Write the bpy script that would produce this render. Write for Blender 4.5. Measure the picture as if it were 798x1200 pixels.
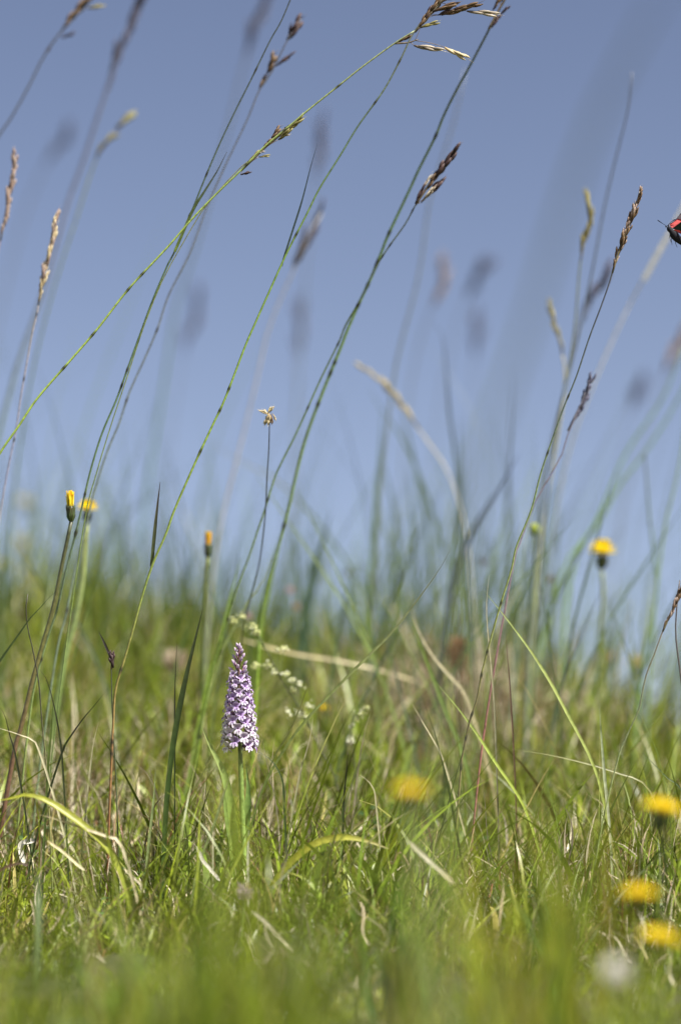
import bpy, math, random
import numpy as np
from mathutils import Vector, Matrix

for o in list(bpy.data.objects): bpy.data.objects.remove(o)
S = bpy.context.scene
C = S.collection
rnd = random.Random(11)
rng = np.random.default_rng(5)

# ------------------------------------------------------------------ camera, sky, sun, exposure
LENS = 105.0
F = LENS / 36.0 * 1200.0          # focal length in photograph pixels
TILT = math.radians(14.0)         # the photographer looks up the slope
FOC = 1.75
CAM = np.array([0.0, 0.0, 0.26])
cam_d = bpy.data.cameras.new('camera')
cam_d.lens = LENS; cam_d.sensor_fit = 'VERTICAL'; cam_d.sensor_height = 36.0; cam_d.sensor_width = 24.0
cam_d.clip_start = 0.02; cam_d.clip_end = 20000
cam_d.dof.use_dof = True; cam_d.dof.focus_distance = FOC; cam_d.dof.aperture_fstop = 3.9
cam = bpy.data.objects.new('camera', cam_d); C.objects.link(cam)
cam.location = CAM; cam.rotation_euler = (math.pi / 2 + TILT, 0, 0)
S.camera = cam

SUN_EL, SUN_AZ = 48.0, 134.0      # azimuth clockwise from the view direction (+y)
w = bpy.data.worlds.new('World'); S.world = w; w.use_nodes = True
nt = w.node_tree; bg = nt.nodes['Background']
sky = nt.nodes.new('ShaderNodeTexSky'); sky.sky_type = 'NISHITA'; sky.sun_disc = False
sky.sun_elevation = math.radians(SUN_EL); sky.sun_rotation = math.radians(SUN_AZ)
sky.air_density = 1.0; sky.dust_density = 0.6; sky.ozone_density = 3.0; sky.altitude = 300
hs = nt.nodes.new('ShaderNodeHueSaturation')
hs.inputs['Saturation'].default_value = 0.98
tint = nt.nodes.new('ShaderNodeMix'); tint.data_type = 'RGBA'; tint.blend_type = 'MULTIPLY'
tint.inputs[0].default_value = 1.0; tint.inputs[7].default_value = (0.97, 0.615, 0.437, 1)
gm = nt.nodes.new('ShaderNodeGamma'); gm.inputs[1].default_value = 1.5
nt.links.new(sky.outputs[0], gm.inputs[0]); nt.links.new(gm.outputs[0], hs.inputs['Color']); nt.links.new(hs.outputs[0], tint.inputs[6])
nt.links.new(tint.outputs[2], bg.inputs[0])
bg.inputs[1].default_value = 0.064
sun_d = bpy.data.lights.new('sun', 'SUN'); sun_d.energy = 5.0; sun_d.angle = math.radians(0.5)
sun_d.color = (1.0, 0.95, 0.86)
sun = bpy.data.objects.new('sun', sun_d); C.objects.link(sun)
el, az = math.radians(SUN_EL), math.radians(SUN_AZ)
sdir = Vector((math.sin(az) * math.cos(el), math.cos(az) * math.cos(el), math.sin(el)))
sun.rotation_euler = sdir.to_track_quat('Z', 'Y').to_euler()
vs = S.view_settings; vs.view_transform = 'Standard'; vs.look = 'None'; vs.exposure = 1.1; vs.gamma = 1.0

# ------------------------------------------------------------------ frames of reference
ct, st = math.cos(TILT), math.sin(TILT)
def W(u, v, d):
    """slope frame (right, up off the slope, up the hill) to world; works on arrays"""
    u = np.asarray(u, float); v = np.asarray(v, float); d = np.asarray(d, float)
    return np.stack([u + 0 * v, d * ct - v * st, CAM[2] + d * st + v * ct], -1)
def uv(px, py, d): return (px - 399.0) / F * d, (600.0 - py) / F * d

gd = np.array([-30, -2, 0.0, 0.8, 1.3, 1.75, 2.0, 2.25, 2.5, 2.7, 2.95, 3.3, 5.0, 9.0, 40.0])
gv = np.array([-.9, -.38, -.275, -.262, -.252, -.237, -.207, -.173, -.145, -.134, -.15, -.21,-.9, -3.6, -30])
_perm = np.random.default_rng(3).random((64, 64))
def noise(x, y):
    x = np.asarray(x, float); y = np.asarray(y, float)
    xi = np.floor(x).astype(int); yi = np.floor(y).astype(int); fx = x - xi; fy = y - yi
    fx = fx * fx * (3 - 2 * fx); fy = fy * fy * (3 - 2 * fy)
    g = lambda a, b: _perm[a % 64, b % 64]
    return (g(xi, yi) * (1 - fx) + g(xi + 1, yi) * fx) * (1 - fy) + (g(xi, yi + 1) * (1 - fx) + g(xi + 1, yi + 1) * fx) * fy
def bump(u, d, cu, cd, r, h): return h * np.exp(-(((u - cu) / r) ** 2 + ((d - cd) / (r * 1.3)) ** 2))
def ground(u, d):
    u = np.asarray(u, float); d = np.asarray(d, float)
    v = np.interp(d, gd, gv)
    near = np.clip((7 - np.abs(d)) / 4, 0, 1)
    v = v - (np.clip(u, -0.5, 0) * .06 + np.clip(u + .10, 0, 0.7) * 0.22 + np.clip(u - .17, 0, .5) * .32) * np.clip((d - 1.6) / 1.2, 0, 1) * near
    v = v + near * ((noise(u * 5 + 9, d * 5) - .5) * .022 + (noise(u * 17, d * 17 + 5) - .5) * .022)
    v = v + bump(u, d, .085, 2.3, .08, .032) + bump(u, d, -.2, 1.97, .05, .014) - bump(u, d, -.157, 1.8, .03, .022) - bump(u, d, .0, 1.88, .018, .012) + bump(u, d, -.3, 2.6, .15, .01)
    return v

# ------------------------------------------------------------------ materials
def plant_mat(name, trans=0.3, rough=0.42, spec=0.5, nscale=300, namt=0.25, sheen=0):
    m = bpy.data.materials.new(name); m.use_nodes = True; t = m.node_tree; t.nodes.clear()
    out = t.nodes.new('ShaderNodeOutputMaterial')
    at = t.nodes.new('ShaderNodeAttribute'); at.attribute_name = 'tone'
    tc = t.nodes.new('ShaderNodeTexCoord')
    nz = t.nodes.new('ShaderNodeTexNoise'); nz.inputs['Scale'].default_value = nscale; nz.inputs['Detail'].default_value = 2
    mr = t.nodes.new('ShaderNodeMapRange'); mr.inputs[1].default_value = .3; mr.inputs[2].default_value = .7
    mr.inputs[3].default_value = 1 - namt; mr.inputs[4].default_value = 1 + namt
    mx = t.nodes.new('ShaderNodeVectorMath'); mx.operation = 'SCALE'
    t.links.new(tc.outputs['Object'], nz.inputs[0]); t.links.new(nz.outputs[0], mr.inputs[0])
    t.links.new(at.outputs['Color'], mx.inputs[0]); t.links.new(mr.outputs[0], mx.inputs['Scale'])
    p = t.nodes.new('ShaderNodeBsdfPrincipled'); p.inputs['Roughness'].default_value = rough
    p.inputs['Specular IOR Level'].default_value = spec
    t.links.new(mx.outputs[0], p.inputs['Base Color'])
    if trans > 0:
        tr = t.nodes.new('ShaderNodeBsdfTranslucent'); ms = t.nodes.new('ShaderNodeMixShader'); ms.inputs[0].default_value = trans
        t.links.new(mx.outputs[0], tr.inputs[0]); t.links.new(p.outputs[0], ms.inputs[1]); t.links.new(tr.outputs[0], ms.inputs[2])
        t.links.new(ms.outputs[0], out.inputs[0])
    else: t.links.new(p.outputs[0], out.inputs[0])
    return m
M_GRASS = plant_mat('grass_leaf', .3, .38, .36)
M_STRAW = plant_mat('dry_grass', .2, .55, .35)
M_STEM = plant_mat('stem', 0.0, .45, .4, 500, .3)
M_SEED = plant_mat('seed_husk', .12, .55, .35, 900, .35)
M_PETAL = plant_mat('petal', .35, .55, .25, 700, .14)
M_DARK = plant_mat('insect', 0, .7, .15, 600, .2)
M_WING = plant_mat('wing', .2, .7, .1, 500, .2)

def soil_mat():
    m = bpy.data.materials.new('turf_soil'); m.use_nodes = True; t = m.node_tree; p = t.nodes['Principled BSDF']
    tc = t.nodes.new('ShaderNodeTexCoord')
    n1 = t.nodes.new('ShaderNodeTexNoise'); n1.inputs['Scale'].default_value = 22; n1.inputs['Detail'].default_value = 8
    n2 = t.nodes.new('ShaderNodeTexNoise'); n2.inputs['Scale'].default_value = 260; n2.inputs['Detail'].default_value = 4
    r = t.nodes.new('ShaderNodeValToRGB'); e = r.color_ramp.elements
    e[0].position = .35; e[0].color = (.02, .026, .008, 1); e[1].position = .7; e[1].color = (.09, .075, .035, 1)
    x = e.new(.5); x.color = (.04, .05, .014, 1)
    mix = t.nodes.new('ShaderNodeMix'); mix.data_type = 'FLOAT'; mix.inputs[0].default_value = .45
    t.links.new(tc.outputs['Object'], n1.inputs[0]); t.links.new(tc.outputs['Object'], n2.inputs[0])
    t.links.new(n1.outputs[0], mix.inputs[2]); t.links.new(n2.outputs[0], mix.inputs[3])
    t.links.new(mix.outputs[0], r.inputs[0]); t.links.new(r.outputs[0], p.inputs['Base Color'])
    b = t.nodes.new('ShaderNodeBump'); b.inputs['Strength'].default_value = .8; b.inputs['Distance'].default_value = .004
    t.links.new(n2.outputs[0], b.inputs['Height']); t.links.new(b.outputs[0], p.inputs['Normal'])
    p.inputs['Roughness'].default_value = .95
    return m
M_SOIL = soil_mat()

# ------------------------------------------------------------------ mesh helpers
def new_mesh(name, verts, faces, cols, mat, smooth=True):
    me = bpy.data.meshes.new(name)
    me.from_pydata([tuple(map(float, v)) for v in verts], [], faces)
    a = me.attributes.new('tone', 'FLOAT_COLOR', 'POINT')
    c = np.ones((len(verts), 4), np.float32); c[:, :3] = np.asarray(cols, np.float32)[:, :3]
    a.data.foreach_set('color', c.ravel())
    me.materials.append(mat)
    if smooth: me.polygons.foreach_set('use_smooth', [True] * len(me.polygons))
    me.update()
    return me
def link(name, me, parent=None):
    o = bpy.data.objects.new(name, me); C.objects.link(o)
    if parent is not None: o.parent = parent
    return o
def tag(o, label, cat, group=None, kind=None):
    if label: o['label'] = label
    if cat: o['category'] = cat
    if group: o['group'] = group
    if kind: o['kind'] = kind
    return o
def thing(name, loc, label, cat, group=None):
    o = bpy.data.objects.new(name, None); o.empty_display_size = .01; C.objects.link(o); o.location = loc
    return tag(o, label, cat, group)

class MB:
    """collects shapes into one mesh; coordinates are world unless an origin is given at build"""
    def __init__(s): s.v = []; s.f = []; s.c = []
    def add(s, v, f, c):
        b = len(s.v); s.v += [tuple(x) for x in v]; s.f += [tuple(i + b for i in q) for q in f]
        c = np.asarray(c, float)
        s.c += [tuple(c)] * len(v) if c.ndim == 1 else [tuple(x) for x in c]
    def tube(s, pts, rad, col, sides=6, cap=True):
        pts = np.asarray(pts, float); n = len(pts)
        rad = np.broadcast_to(np.asarray(rad, float), (n,)); col = np.asarray(col, float)
        if col.ndim == 1: col = np.tile(col, (n, 1))
        tg = np.gradient(pts, axis=0); tg /= np.linalg.norm(tg, axis=1, keepdims=True) + 1e-12
        ref = np.array([.31, .9, .2]); ref = ref if abs(tg[0] @ ref) < .8 else np.array([1, 0, 0.1])
        A = np.cross(tg, ref); A /= np.linalg.norm(A, axis=1, keepdims=True) + 1e-12; B = np.cross(tg, A)
        ang = np.arange(sides) / sides * 2 * math.pi
        v = pts[:, None] + rad[:, None, None] * (np.cos(ang)[None, :, None] * A[:, None] + np.sin(ang)[None, :, None] * B[:, None])
        f = [(i * sides + j, i * sides + (j + 1) % sides, (i + 1) * sides + (j + 1) % sides, (i + 1) * sides + j) for i in range(n - 1) for j in range(sides)]
        if cap: f += [tuple(range(sides))[::-1], tuple((n - 1) * sides + j for j in range(sides))]
        s.add(v.reshape(-1, 3), f, np.repeat(col, sides, 0)); return s
    def blade(s, pts, wid, col, face=(0, -1, .25), fold=.25, twist=0.0):
        """grass blade: V-folded leaf, three vertices across"""
        pts = np.asarray(pts, float); n = len(pts); wid = np.broadcast_to(np.asarray(wid, float), (n,))
        col = np.asarray(col, float)
        if col.ndim == 1: col = np.tile(col, (n, 1))
        tg = np.gradient(pts, axis=0); tg /= np.linalg.norm(tg, axis=1, keepdims=True) + 1e-12
        fc = np.asarray(face, float); sd = np.cross(tg, fc); sd /= np.linalg.norm(sd, axis=1, keepdims=True) + 1e-9
        nm = np.cross(sd, tg)
        a = np.linspace(0, twist, n)[:, None]
        sd2 = sd * np.cos(a) + nm * np.sin(a); nm2 = -sd * np.sin(a) + nm * np.cos(a)
        L = pts + sd2 * wid[:, None] / 2; R = pts - sd2 * wid[:, None] / 2; Mid = pts - nm2 * (wid * fold)[:, None]
        v = np.stack([L, Mid, R], 1).reshape(-1, 3)
        f = []
        for i in range(n - 1):
            f += [(3 * i, 3 * i + 1, 3 * i + 4, 3 * i + 3), (3 * i + 1, 3 * i + 2, 3 * i + 5, 3 * i + 4)]
        c3 = np.repeat(col, 3, 0); c3[1::3] *= 1.12
        s.add(v, f, c3); return s
    def blob(s, c, r, col, nu=7, nv=5, ax=None, jit=0):
        """small rounded body; r = (rx, ry, rz), ax = 3x3 axes in columns"""
        c = np.asarray(c, float); ax = np.eye(3) if ax is None else np.asarray(ax, float)
        v = [c + ax @ np.array([0, 0, -r[2]])]
        for i in range(1, nv):
            th = math.pi * i / nv
            for j in range(nu):
                ph = 2 * math.pi * j / nu; k = 1 + rnd.uniform(-jit, jit)
                v.append(c + ax @ (k * np.array([r[0] * math.sin(th) * math.cos(ph), r[1] * math.sin(th) * math.sin(ph), -r[2] * math.cos(th)])))
        v.append(c + ax @ np.array([0, 0, r[2]]))
        f = [(0, 1 + (j + 1) % nu, 1 + j) for j in range(nu)]
        for i in range(nv - 2):
            f += [(1 + i * nu + j, 1 + i * nu + (j + 1) % nu, 1 + (i + 1) * nu + (j + 1) % nu, 1 + (i + 1) * nu + j) for j in range(nu)]
        L = len(v) - 1; o = 1 + (nv - 2) * nu
        f += [(L, o + j, o + (j + 1) % nu) for j in range(nu)]
        s.add(v, f, col); return s
    def build(s, name, mat, parent=None, origin=(0, 0, 0), smooth=True):
        me = s.mesh(name, mat, origin, smooth)
        return link(name, me, parent)
    def mesh(s, name, mat, origin=(0, 0, 0), smooth=True):
        v = np.asarray(s.v, float) - np.asarray(origin, float)
        return new_mesh(name, v, s.f, s.c, mat, smooth)

def crom(P, n):
    P = np.asarray(P, float)
    if len(P) < 3:
        t = np.linspace(0, 1, n)[:, None]; return P[0] * (1 - t) + P[-1] * t
    Q = np.vstack([2 * P[0] - P[1], P, 2 * P[-1] - P[-2]])
    seg = np.linalg.norm(np.diff(P[:, :2], axis=0), axis=1); cum = np.concatenate([[0], np.cumsum(seg)])
    out = []
    for s in np.linspace(0, cum[-1], n):
        i = min(np.searchsorted(cum, s, 'right') - 1, len(P) - 2); t = (s - cum[i]) / max(seg[i], 1e-9)
        p0, p1, p2, p3 = Q[i:i + 4]
        out.append(.5 * (2 * p1 + (p2 - p0) * t + (2 * p0 - 5 * p1 + 4 * p2 - p3) * t * t + (3 * p1 - p0 - 3 * p2 + p3) * t ** 3))
    return np.array(out)
def yground(px, d):
    u = (px - 399.0) / F * d
    return 600 - float(ground(u, d)) / d * F
def path(pts, d0, d1=None, root=True, n=28):
    """traced points, tip first; d0 distance of the tip, d1 of the base. The last point is carried down to the turf."""
    pts = [tuple(p) for p in pts]; d1 = d0 if d1 is None else d1
    if root:
        x, y = pts[-1]; yg = yground(x, d1)
        if y < yg - 2:
            dx = pts[-1][0] - pts[-2][0]; dy = max(pts[-1][1] - pts[-2][1], 4)
            k = max(-.5, min(.5, dx / dy)) * .5
            h = yg - y; pts.append((x + k * h * .6, y + h * .5)); x2 = x + k * h
            pts.append((x2, yground(x2, d1) + 4))
    P = crom(pts, n)
    t = np.linspace(0, 1, n); dd = d0 + (d1 - d0) * t
    u, v = uv(P[:, 0], P[:, 1], dd)
    return W(u, v, dd), dd
def lerp_cols(cols, n):
    cols = np.asarray(cols, float)
    if cols.ndim == 1: return np.tile(cols, (n, 1))
    x = np.linspace(0, 1, len(cols)); t = np.linspace(0, 1, n)
    return np.stack([np.interp(t, x, cols[:, k]) for k in range(3)], 1)

G = (.12, .17, .035); GB = (.20, .25, .04); GD = (.05, .08, .025); GP = (.26, .30, .12); GT = (.07, .11, .06)
BR = (.10, .05, .025); BK = (.018, .016, .012); RB = (.14, .055, .03); ST = (.42, .36, .2); PS = (.55, .5, .33); YG = (.30, .32, .035)
PU = (.11, .08, .12); OL = (.16, .17, .05); BL = (.07, .085, .10); WH = (.6, .58, .5); TN = (.33, .24, .12)
# ------------------------------------------------------------------ seeds: shared spikelet meshes (unit length along +z)
def spikelet_mesh(name, dark, edge, fat=.13, seed=0, awn=.35):
    r = random.Random(seed); b = MB()
    for k in range(5):
        ang = k * 2.4; off = .03 + .02 * k / 5; z0 = .02 + k * .13; L = .55 + r.uniform(-.05, .08) - k * .03
        pts = []; rad = []; cl = []
        for i in range(5):
            t = i / 4; sp = math.sin(min(1, t * 1.15) * math.pi * .5) * off * 1.9
            pts.append((math.cos(ang) * sp, math.sin(ang) * sp, z0 + t * L))
            rad.append(fat * .5 * (math.sin(math.pi * (.12 + .86 * t)) ** .8) + .004)
            q = .25 + .75 * t if k % 2 else .75 * t
            cl.append([dark[j] * (1 - q) + edge[j] * q for j in range(3)])
        b.tube(pts, rad, cl, 5)
    if awn: b.tube([(0, 0, .85), (.02, 0, .98), (.05, .01, 1 + awn)], [.012, .008, .002], edge, 3)
    return b.mesh(name, M_SEED)
SPK = {
    'brown': spikelet_mesh('spikelet_brown', (.04, .02, .014), (.18, .115, .055), .13, 1, .12),
    'dark': spikelet_mesh('spikelet_dark', (.022, .013, .018), (.085, .05, .045), .13, 2, .1),
    'silver': spikelet_mesh('spikelet_silver', (.07, .045, .035), (.62, .55, .42), .11, 3, .12),
    'pale': spikelet_mesh('spikelet_pale', (.38, .28, .14), (.66, .58, .38), .12, 4, .12),
    'olive': spikelet_mesh('spikelet_olive', (.10, .08, .02), (.34, .31, .12), .13, 5, .1),
    'pink': spikelet_mesh('spikelet_pink', (.17, .10, .09), (.40, .32, .26), .13, 6, .1),
    'blue': spikelet_mesh('spikelet_blue', (.05, .05, .085), (.12, .12, .18), .13, 7, .1),
    'straw': spikelet_mesh('spikelet_straw', (.45, .36, .13), (.62, .52, .25), .14, 8, .12),
}
def put_spikelet(parent, base, tipp, tone, origin, fat=1.0):
    base = Vector(base); tipp = Vector(tipp); dv = tipp - base; L = dv.length
    o = link('spikelet', SPK[tone], parent); o.location = base - Vector(origin)
    q = dv.to_track_quat('Z', 'Y') @ Matrix.Rotation(rnd.uniform(0, 6.28), 3, 'Z').to_quaternion()
    o.rotation_mode = 'QUATERNION'; o.rotation_quaternion = q; o.scale = (L * fat, L * fat, L)
    return o
def spike_head(parent, rach, tone, origin, n, slen, joined, spread=.3, fat=1.0, mixtone=None):
    """rach: world points tip first. n spikelets set round the rachis. joined: one mesh for a head too small to show them"""
    rach = np.asarray(rach); m = len(rach)
    hb = MB(); hb.tube(rach[::-1], np.linspace(.0006, .0003, m), (.14, .12, .06), 4)
    pieces = []
    for i in range(n):
        t = (i + .5) / n * .97; f = t * (m - 1); a = int(f); a = min(a, m - 2); p = rach[a] * (1 - f + a) + rach[a + 1] * (f - a)
        ax = rach[max(a - 1, 0)] - rach[min(a + 2, m - 1)]; ax = ax / np.linalg.norm(ax)
        rv = np.array([rnd.gauss(0, 1) for _ in range(3)]); rv -= ax * (rv @ ax); rv /= np.linalg.norm(rv)
        dr = ax + rv * spread * rnd.uniform(.5, 1.1); dr /= np.linalg.norm(dr)
        L = slen * rnd.uniform(.8, 1.15) * (.75 + .5 * math.sin(math.pi * min(1, .15 + t * .8)))
        pieces.append((p + rv * .0005, p + dr * L))
    if joined:
        src = SPK[tone]; vs_ = np.empty(len(src.vertices) * 3); src.vertices.foreach_get('co', vs_); vs_ = vs_.reshape(-1, 3)
        cs = np.empty(len(src.vertices) * 4); src.attributes['tone'].data.foreach_get('color', cs); cs = cs.reshape(-1, 4)[:, :3]
        fs = [tuple(p.vertices) for p in src.polygons]
        for b0, t0 in pieces:
            dv = Vector(t0 - b0); L = dv.length; Mx = np.array((dv.to_track_quat('Z', 'Y')).to_matrix())
            hb.add((vs_ * np.array([L * fat, L * fat, L])) @ Mx.T + b0, fs, cs)
        return hb.build('seed_head', M_SEED, parent, origin)
    h = hb.build('seed_head', M_STEM, parent, origin)
    for k, (b0, t0) in enumerate(pieces):
        put_spikelet(h, b0, t0, (mixtone if mixtone and k % 3 == 0 else tone), origin, fat)
    return h

def stem_cols(cols, n, nodes, r):
    c = lerp_cols(cols, n); R = np.ones(n)
    for q in nodes:
        i = int(q * (n - 1)); c[i] = np.array((.03, .03, .02)); R[i] *= 1.35
    return c, R
GR = 'tall grass stems bending to the right against the sky'
def grass_stem(label, pts, wpx, cols, d, d1=None, head=None, leaves=(), nodes=0, group=GR, name='grass_plant', taper=.55, root=True, cat='grass stem', n=44, sides=5):
    n = max(n, 170) if nodes else n; nodes = int(nodes * 1.3)
    P, dd = path(pts, d, d1, root=root, n=n)
    base = P[-1]; t = thing(name, base, label, cat, group)
    r = wpx / 2 / F * d
    nd = [rnd.uniform(.08, .85) for _ in range(nodes)]
    c, R = stem_cols(np.asarray(cols, float) * 1.45, n, nd, r)
    rad = r * R * (taper + (1 - taper) * np.linspace(0, 1, n) ** .7)
    MB().tube(P, rad, c, sides).build('stem', M_STEM, t, base)
    for lf in leaves:
        lp, lw, lc = lf[:3]; Q, _ = path(lp, d + .004, d + .004, root=False, n=16)
        k = np.linspace(0, 1, 16); MB().blade(Q, lw / F * d * np.clip(.12 + 1.6 * k, 0, 1), lerp_cols(lc, 16)).build('leaf', M_GRASS, t, base)
    if head:
        kind = head[0]
        if kind == 'spike':      # ('spike', pts tip first, tone, n, len_px, joined, spread, fat)
            _, hp, tone, hn, lpx, joined = head[:6]; sp = head[6] if len(head) > 6 else .3; ft = head[7] if len(head) > 7 else 1
            mt = head[8] if len(head) > 8 else None
            H, _ = path(hp, d, d, root=False, n=12)
            spike_head(t, H, tone, base, hn, lpx / F * d, joined, sp, ft, mt)
        else:                    # ('list', rachis pts, [(x0,y0,x1,y1,tone,fat)])
            _, hp, lst = head
            H, _ = path(hp, d, d, root=False, n=10)
            h = MB().tube(H, np.linspace(.0003, .0006, 10), (.13, .1, .06), 4).build('seed_head', M_STEM, t, base)
            hx = np.array(crom(hp, 20))
            for q in lst:
                x0, y0, x1, y1, tone = q[:5]; ft = q[5] if len(q) > 5 else 1
                dz = rnd.uniform(-.003, .003)
                a = W(*uv(x0, y0, d), d); b = W(*uv(x1, y1, d + dz), d + dz)
                k = int(np.argmin(np.hypot(hx[:, 0] - x0, hx[:, 1] - y0)))
                if np.hypot(*(hx[k, :2] - (x0, y0))) > 2:
                    kk = min(k + 3, 19)
                    e, _ = path([tuple(hx[kk, :2]), ((hx[kk, 0] + x0) / 2 + 1, (hx[kk, 1] + y0) / 2 - 1), (x0, y0)], d, d, root=False, n=6)
                    MB().tube(e, .00018, (.16, .12, .08), 4).build('pedicel', M_STEM, h, base)
                put_spikelet(h, a, b, tone, base, ft)
    return t
def grass_blade(label, pts, wpx, cols, d, d1=None, group=None, fold=.25, twist=.6, mat=None, root=True, name='grass_shoot', cat='grass blade', shape='leaf', face=(0, -1, .3)):
    n = 26; P, dd = path(pts, d, d1, root=root, n=n)
    k = np.linspace(0, 1, n)
    wv = wpx / F * d * (np.clip(k * 3.2 + .06, 0, 1) * (1 - .25 * k) if shape == 'leaf' else np.clip(np.minimum(k * 8 + .2, (1 - k) * 8 + .3), 0, 1))
    base = P[-1]
    o = MB().blade(P, wv, lerp_cols(cols, n), face, fold, twist).build(name, mat or M_GRASS, None, base)
    o.location = base
    return tag(o, label, cat, group)
# ------------------------------------------------------------------ ground: one sheet out to the horizon
def make_ground():
    us = np.concatenate([[-4000, -900, -200, -60, -20, -8, -4, -2.4], np.linspace(-1.6, 1.6, 161), [2.4, 4, 8, 20, 60, 200, 900, 4000]])
    ds = np.concatenate([[-30, -12, -5, -2, -.6, 0, .4], np.linspace(.6, 4.2, 181), [5, 6.5, 9, 14, 24, 40]])
    U, D = np.meshgrid(us, ds); V = ground(U, D)
    P = W(U, V, D)
    far = []                                       # beyond: level country far below the crest
    for yy in (120, 400, 1500, 6000): 
        row = np.stack([us * 1.5, np.full(len(us), yy, float), np.full(len(us), -18 - 6 * math.log10(yy))], -1); far.append(row)
    back = []
    for yy in (-6000, -1500, -300):
        back.append(np.stack([us * 1.5, np.full(len(us), yy, float), np.full(len(us), -14.0 - 3 * math.log10(-yy))], -1))
    rows = back + [P[i] for i in range(len(ds))] + far
    v = np.concatenate(rows); nx = len(us); ny = len(rows)
    f = [(j * nx + i, j * nx + i + 1, (j + 1) * nx + i + 1, (j + 1) * nx + i) for j in range(ny - 1) for i in range(nx - 1)]
    o = link('ground', new_mesh('ground', v, f, np.ones((len(v), 3)), M_SOIL)); o['kind'] = 'structure'
make_ground()

# ------------------------------------------------------------------ turf: uncountable blades, one object per kind
def scatter(n, dlo, dhi, margin, dens=None):
    """roots spread evenly over the slope between two distances, within the view plus a margin either side"""
    us, ds = [], []; c = 0
    while c < n:
        d = np.sqrt(rng.uniform((dlo) ** 2, dhi ** 2, n)) if margin < .1 else rng.uniform(dlo, dhi, n)
        u = rng.uniform(-1, 1, n) * (.118 * d + margin)
        k = np.ones(n, bool) if dens is None else rng.random(n) < dens(u, d)
        us.append(u[k]); ds.append(d[k]); c += k.sum()
    return np.concatenate(us)[:n], np.concatenate(ds)[:n]
def field(name, u, d, h, wd, lean, bend, cols, mat, segs=4, curl=0, lift=0, label=None, cat=None, wind=.0, colvar=.42, tipcol=None, rootdark=None):
    """ribbons rooted at (u, d): height h, width wd, start lean, bend along the blade"""
    if mat is M_GRASS:
        k = rng.random(len(u)) > np.clip(1.5 * bump(u, d, -.157, 1.77, .030, 1.0) + 1.2 * bump(u, d, .0, 1.84, .016, 1.0) + .7 * bump(u, d, -.2, 1.86, .045, 1.0) + .9 * bump(u, d, -.058, 1.68, .018, 1.0) + .8 * bump(u, d, .085, 2.27, .07, 1.0), 0, 1)
        u, d, h, wd = u[k], d[k], h[k], wd[k]
    if not np.isscalar(lift): lift = np.resize(lift, len(u))
    n = len(u); h = h * (.5 + 1.05 * noise(u * 28 + 11, d * 28)) * (np.clip(.3 + (d - 1.5) * 2.6, .3, 1) if segs < 6 or curl > .4 else 1); phi = rng.uniform(0, 2 * math.pi, n)
    dx = np.cos(phi); dy = np.sin(phi)
    a0 = np.abs(rng.normal(0, 1, n)) * lean; be = rng.uniform(.2, 1.3, n) * bend
    t = np.linspace(0, 1, segs + 1)
    ang = a0[:, None] + be[:, None] * t[None] ** 1.3
    if curl: ang = ang + curl * np.sin(t[None] * rng.uniform(2, 7, n)[:, None] + rng.uniform(0, 6, n)[:, None])
    step = (h / segs)[:, None]
    ca = np.cos(ang); sa = np.sin(ang)
    H = np.concatenate([np.zeros((n, 1)), np.cumsum(ca[:, :-1] * step, 1)], 1)
    R = np.concatenate([np.zeros((n, 1)), np.cumsum(sa[:, :-1] * step, 1)], 1)
    U = u[:, None] + R * dx[:, None] + H * wind * rng.uniform(.3, 1.5, n)[:, None]
    D = d[:, None] + R * dy[:, None]
    V0 = ground(u, d) - .002
    V = V0[:, None] + H + (lift if np.isscalar(lift) else lift[:, None])
    G0 = ground(U, D) + .0006; V[:, 1:] = np.maximum(V[:, 1:], G0[:, 1:])
    rot = rng.uniform(0, math.pi, n)
    sx = np.cos(rot); sy = np.sin(rot) * .6
    prof = np.clip(1.15 - t ** 2.2 * 1.15, 0.04, 1) * np.clip(.55 + t * 2, 0, 1)
    hw = wd[:, None] * prof[None] / 2
    L = W(U - sx[:, None] * hw, V, D - sy[:, None] * hw); Rr = W(U + sx[:, None] * hw, V, D + sy[:, None] * hw)
    verts = np.stack([L, Rr], 2).reshape(-1, 3)
    k = 2 * (segs + 1)
    q = np.arange(segs)[:, None] * 2 + np.array([0, 1, 3, 2])[None]
    faces = (np.arange(n)[:, None, None] * k + q[None]).reshape(-1)
    base = np.asarray(cols(u, d, n), float)
    base = base * (1 + rng.normal(0, colvar, (n, 1))).clip(.35, 1.9)
    cc = np.repeat(base[:, None], segs + 1, 1)
    if tipcol is not None:
        m = (rng.random(n) < .22)[:, None, None] * (t[None, :, None] ** 3); cc = cc * (1 - m) + np.array(tipcol) * m
    cc = np.repeat(cc, 2, 1).reshape(-1, 3)
    me = bpy.data.meshes.new(name); nv = len(verts); nf = n * segs
    me.vertices.add(nv); me.vertices.foreach_set('co', verts.astype(np.float32).ravel())
    me.loops.add(nf * 4); me.loops.foreach_set('vertex_index', faces.astype(np.int32))
    me.polygons.add(nf); me.polygons.foreach_set('loop_start', np.arange(nf, dtype=np.int32) * 4)
    me.polygons.foreach_set('use_smooth', np.ones(nf, bool))
    a = me.attributes.new('tone', 'FLOAT_COLOR', 'POINT')
    c4 = np.ones((nv, 4), np.float32); c4[:, :3] = cc; a.data.foreach_set('color', c4.ravel())
    me.materials.append(mat); me.update(calc_edges=True)
    o = link(name, me); tag(o, label, cat, None, 'stuff'); return o
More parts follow.
